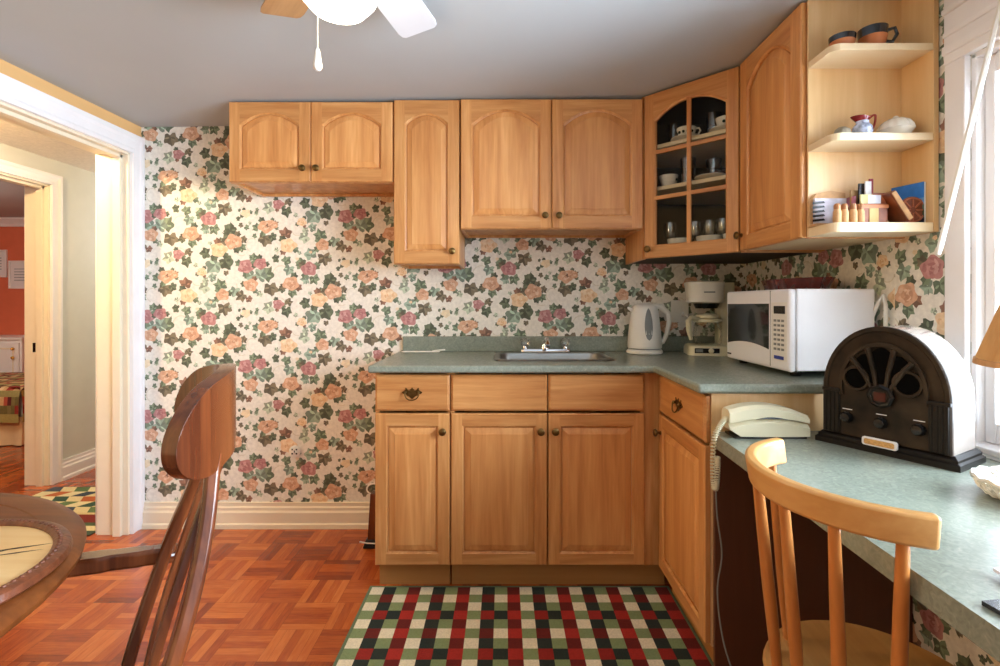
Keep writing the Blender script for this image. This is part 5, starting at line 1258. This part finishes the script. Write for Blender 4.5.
# ------------------------------------------------------------------ bedroom seen through the doors
t = thing('bedroom_cabinet', 'low white painted bedroom cabinet with brass knobs against the salmon wall', 'cabinet', (-5.69, 5.04, 0))
MB().box(0, 0.77, 0.02, 0.435, 0, 0.80).build('body', M['white_paint'], t, bevel=0.004)
MB().box(-0.015, 0.785, 0.0, 0.437, 0.80, 0.825).build('top', M['white_paint'], t, bevel=0.006)
for x0 in (0.02, 0.395):
    d = MB().box(x0, x0 + 0.355, 0.004, 0.0195, 0.08, 0.77).build('door', M['white_paint'], t, bevel=0.003)
    m = MB(); P = outline(0.355, 0.69, 0.05, 0.05, 0.05, 0, 0.0)
    m.loft([[(x0 + a, y, 0.08 + b) for a, b in outline(0.355, 0.69, 0.05, 0.05, 0.05, 0, i, 2)] for i, y in ((0, 0.0045), (0.004, 0.001), (0.012, 0.001), (0.016, 0.0045))], cap0=False, cap1=False); m.build('panel_moulding', M['cream_trim'], d)
    for zz in (0.62, 0.71):
        m = MB(); m.ball((x0 + (0.31 if x0 > 0.2 else 0.045), -0.014, zz), 0.016); m.tube([(x0 + (0.31 if x0 > 0.2 else 0.045), 0.004, zz), (x0 + (0.31 if x0 > 0.2 else 0.045), -0.012, zz)], 0.006, 8); m.build('knob', M['bright_brass'], d, smooth=True)
# bed
t = thing('bed', 'bed under a floral patchwork quilt in the bedroom', 'bed', (-5.5, 4.05, 0))
bw_, bl = 1.5, 1.9   # along x to the left, y back
bx1 = 1.55; bx0 = -0.3; by1 = 0.85
MB().box(bx0, bx1 - 0.06, 0.05, by1, 0.18, 0.45).build('mattress', M['white_paper'], t, bevel=0.03, seg=3)
m = MB()
ring1, ring2 = [], []
path = [(bx0 + (bx1 - bx0) * i / 60, 0.015) for i in range(61)] + [(bx1, 0.02 + (by1 - 0.02) * i / 30) for i in range(31)]
for i, (x, y) in enumerate(path):
    wv = 0.012 * sin(i * 1.3); nx_, ny_ = (0, -1) if i < 61 else (1, 0)
    ring1.append((x + nx_ * wv, y + ny_ * wv, 0.008)); ring2.append((x - nx_ * 0.01, y - ny_ * 0.01, 0.24))
m.loft([ring1, ring2], closed=False); m.build('bed_skirt', plain('cream_ruffle', rgb(222, 204, 164), 0.8), t, smooth=True)
rq = random.Random(5); F = []
prof = [(-0.016, 0.20), (-0.018, 0.27), (-0.017, 0.34), (-0.012, 0.41), (0.0, 0.46), (0.03, 0.485), (0.10, 0.49)]
palq = [(150, 52, 44), (176, 86, 66), (202, 168, 120), (110, 104, 62), (96, 40, 40), (214, 190, 148), (128, 120, 74)]
nx = 60
for i in range(nx):
    xa, xb = bx0 + (bx1 - bx0) * i / nx, bx0 + (bx1 - bx0) * (i + 1) / nx
    for j in range(len(prof) - 1):
        (d0, za), (d1, zb_) = prof[j], prof[j + 1]
        col = (168, 160, 96) if j in (0,) else ((150, 144, 92) if j == 3 else rq.choice(palq))
        F.append((((xa, d0, za), (xb, d0, za), (xb, d1, zb_), (xa, d1, zb_)), col))
for i in range(nx):
    for j in range(14):
        xa, xb = bx0 + (bx1 - bx0) * i / nx, bx0 + (bx1 - bx0) * (i + 1) / nx; ya, yb = 0.10 + (by1 - 0.10) * j / 14, 0.10 + (by1 - 0.10) * (j + 1) / 14
        F.append((((xa, ya, 0.49), (xb, ya, 0.49), (xb, yb, 0.49), (xa, yb, 0.49)), (160, 152, 96) if (i % 12 == 0 or j % 7 == 0) else rq.choice(palq)))
for j in range(len(prof) - 1):      # quilt hanging down the end of the bed
    for i in range(16):
        (d0, za), (d1, zb_) = prof[j], prof[j + 1]; ya, yb = by1 * i / 16, by1 * (i + 1) / 16
        F.append((((bx1 - d0, ya, za), (bx1 - d0, yb, za), (bx1 - d1, yb, zb_), (bx1 - d1, ya, zb_)), (168, 160, 96) if j in (0, 3) else rq.choice(palq)))
qo = colour_mesh('quilt', F, M['quilt']); qo.parent = t
def picture(x0, x1, z0_, z1, label):
    t = thing('framed_picture', label, 'picture', (x0, 5.462, z0_)); w_, h_ = x1 - x0, z1 - z0_
    m = MB(); 
    for a in ((0, w_, 0, 0.02), (0, w_, h_ - 0.02, h_), (0, 0.02, 0.02, h_ - 0.02), (w_ - 0.02, w_, 0.02, h_ - 0.02)): m.box(a[0], a[1], 0, 0.016, a[2], a[3])
    m.build('frame', M['white_paint'], t, bevel=0.002)
    MB().box(0.02, w_ - 0.02, 0.008, 0.014, 0.02, h_ - 0.02).build('mat', M['white_paper'], t)
    m = MB()
    for k in range(5): m.box(0.06, w_ - 0.06, 0.0072, 0.0079, h_ * (0.28 + 0.1 * k), h_ * (0.28 + 0.1 * k) + 0.012)
    m.build('print', plain('faint_print', rgb(176, 184, 190), 0.7, var=0.2), t)
picture(-5.83, -5.485, 1.46, 1.765, 'white-framed picture hung higher on the salmon bedroom wall')
picture(-5.465, -5.19, 1.335, 1.645, 'white-framed picture hung lower, nearer the bedroom doorway')

# ------------------------------------------------------------------ camera
cam = bpy.data.cameras.new('camera'); co = bpy.data.objects.new('camera', cam); COL.objects.link(co)
co.location = (0, 0, 1.1765); co.rotation_euler = (pi / 2, 0, 0)
cam.sensor_width = 36.0; cam.sensor_fit = 'HORIZONTAL'; cam.lens = 495.0 / 1000.0 * 36.0
cam.shift_x = -0.0033; cam.shift_y = -0.030; cam.clip_start = 0.02
S.camera = co

# ------------------------------------------------------------------ light
def area(name, loc, rot, sx_, sy_, power, col):
    l = bpy.data.lights.new(name, 'AREA'); l.shape = 'RECTANGLE'; l.size = sx_; l.size_y = sy_; l.energy = power; l.color = col
    o = bpy.data.objects.new(name, l); COL.objects.link(o); o.location = loc; o.rotation_euler = rot; return o
def point(name, loc, power, col, r=0.05):
    l = bpy.data.lights.new(name, 'POINT'); l.energy = power; l.color = col; l.shadow_soft_size = r
    o = bpy.data.objects.new(name, l); COL.objects.link(o); o.location = loc; return o
area('daylight', (RIGHT + 0.34, (WY0 + WY1) / 2 - 0.1, 1.38), (0, radians(90), radians(-12)), 1.35, 1.8, 275, (0.78, 0.89, 1.0))
point('fan_bulb', (FC.x, FC.y, fz - 0.40), 3.6, (1.0, 0.76, 0.48), 0.07)
point('hall_lamp', (-2.5, 1.98, 2.06), 58, (1.0, 0.72, 0.38), 0.05)
point('hall_far_fill', (-2.5, 4.2, 1.7), 13, (0.95, 0.97, 1.0), 0.15)  # added neutral fill that lifts the hall; no fixture stands here
point('bedroom_fill', (-4.6, 3.3, 1.9), 40, (1.0, 0.88, 0.72), 0.15)  # added warm fill for the salmon walls, not an actual fitting
wd = bpy.data.worlds.new('world'); S.world = wd; wd.use_nodes = True
wn_ = wd.node_tree; bg = wn_.nodes['Background']
# bright overcast sky outside the window wall (+x); the rest of the house behind the camera is dimmer and warm
wtc = N(wn_, 'ShaderNodeTexCoord'); wsp = N(wn_, 'ShaderNodeSeparateXYZ'); L(wn_, wtc.outputs['Generated'], wsp.inputs[0])
mr = N(wn_, 'ShaderNodeMapRange', interpolation_type='SMOOTHSTEP'); mr.inputs['From Min'].default_value = 0.30; mr.inputs['From Max'].default_value = 0.62
L(wn_, wsp.outputs[0], mr.inputs['Value'])
wmx = N(wn_, 'ShaderNodeMix', data_type='RGBA'); L(wn_, mr.outputs['Result'], wmx.inputs['Factor'])
wmx.inputs['A'].default_value = (0.48, 0.403, 0.307, 1); wmx.inputs['B'].default_value = (2.2, 2.45, 2.75, 1)
L(wn_, wmx.outputs['Result'], bg.inputs['Color']); bg.inputs['Strength'].default_value = 1.0

S.view_settings.view_transform = 'Standard'; S.view_settings.look = 'None'; S.view_settings.gamma = 1.0; S.view_settings.use_curve_mapping = False
S.view_settings.exposure = 0.13
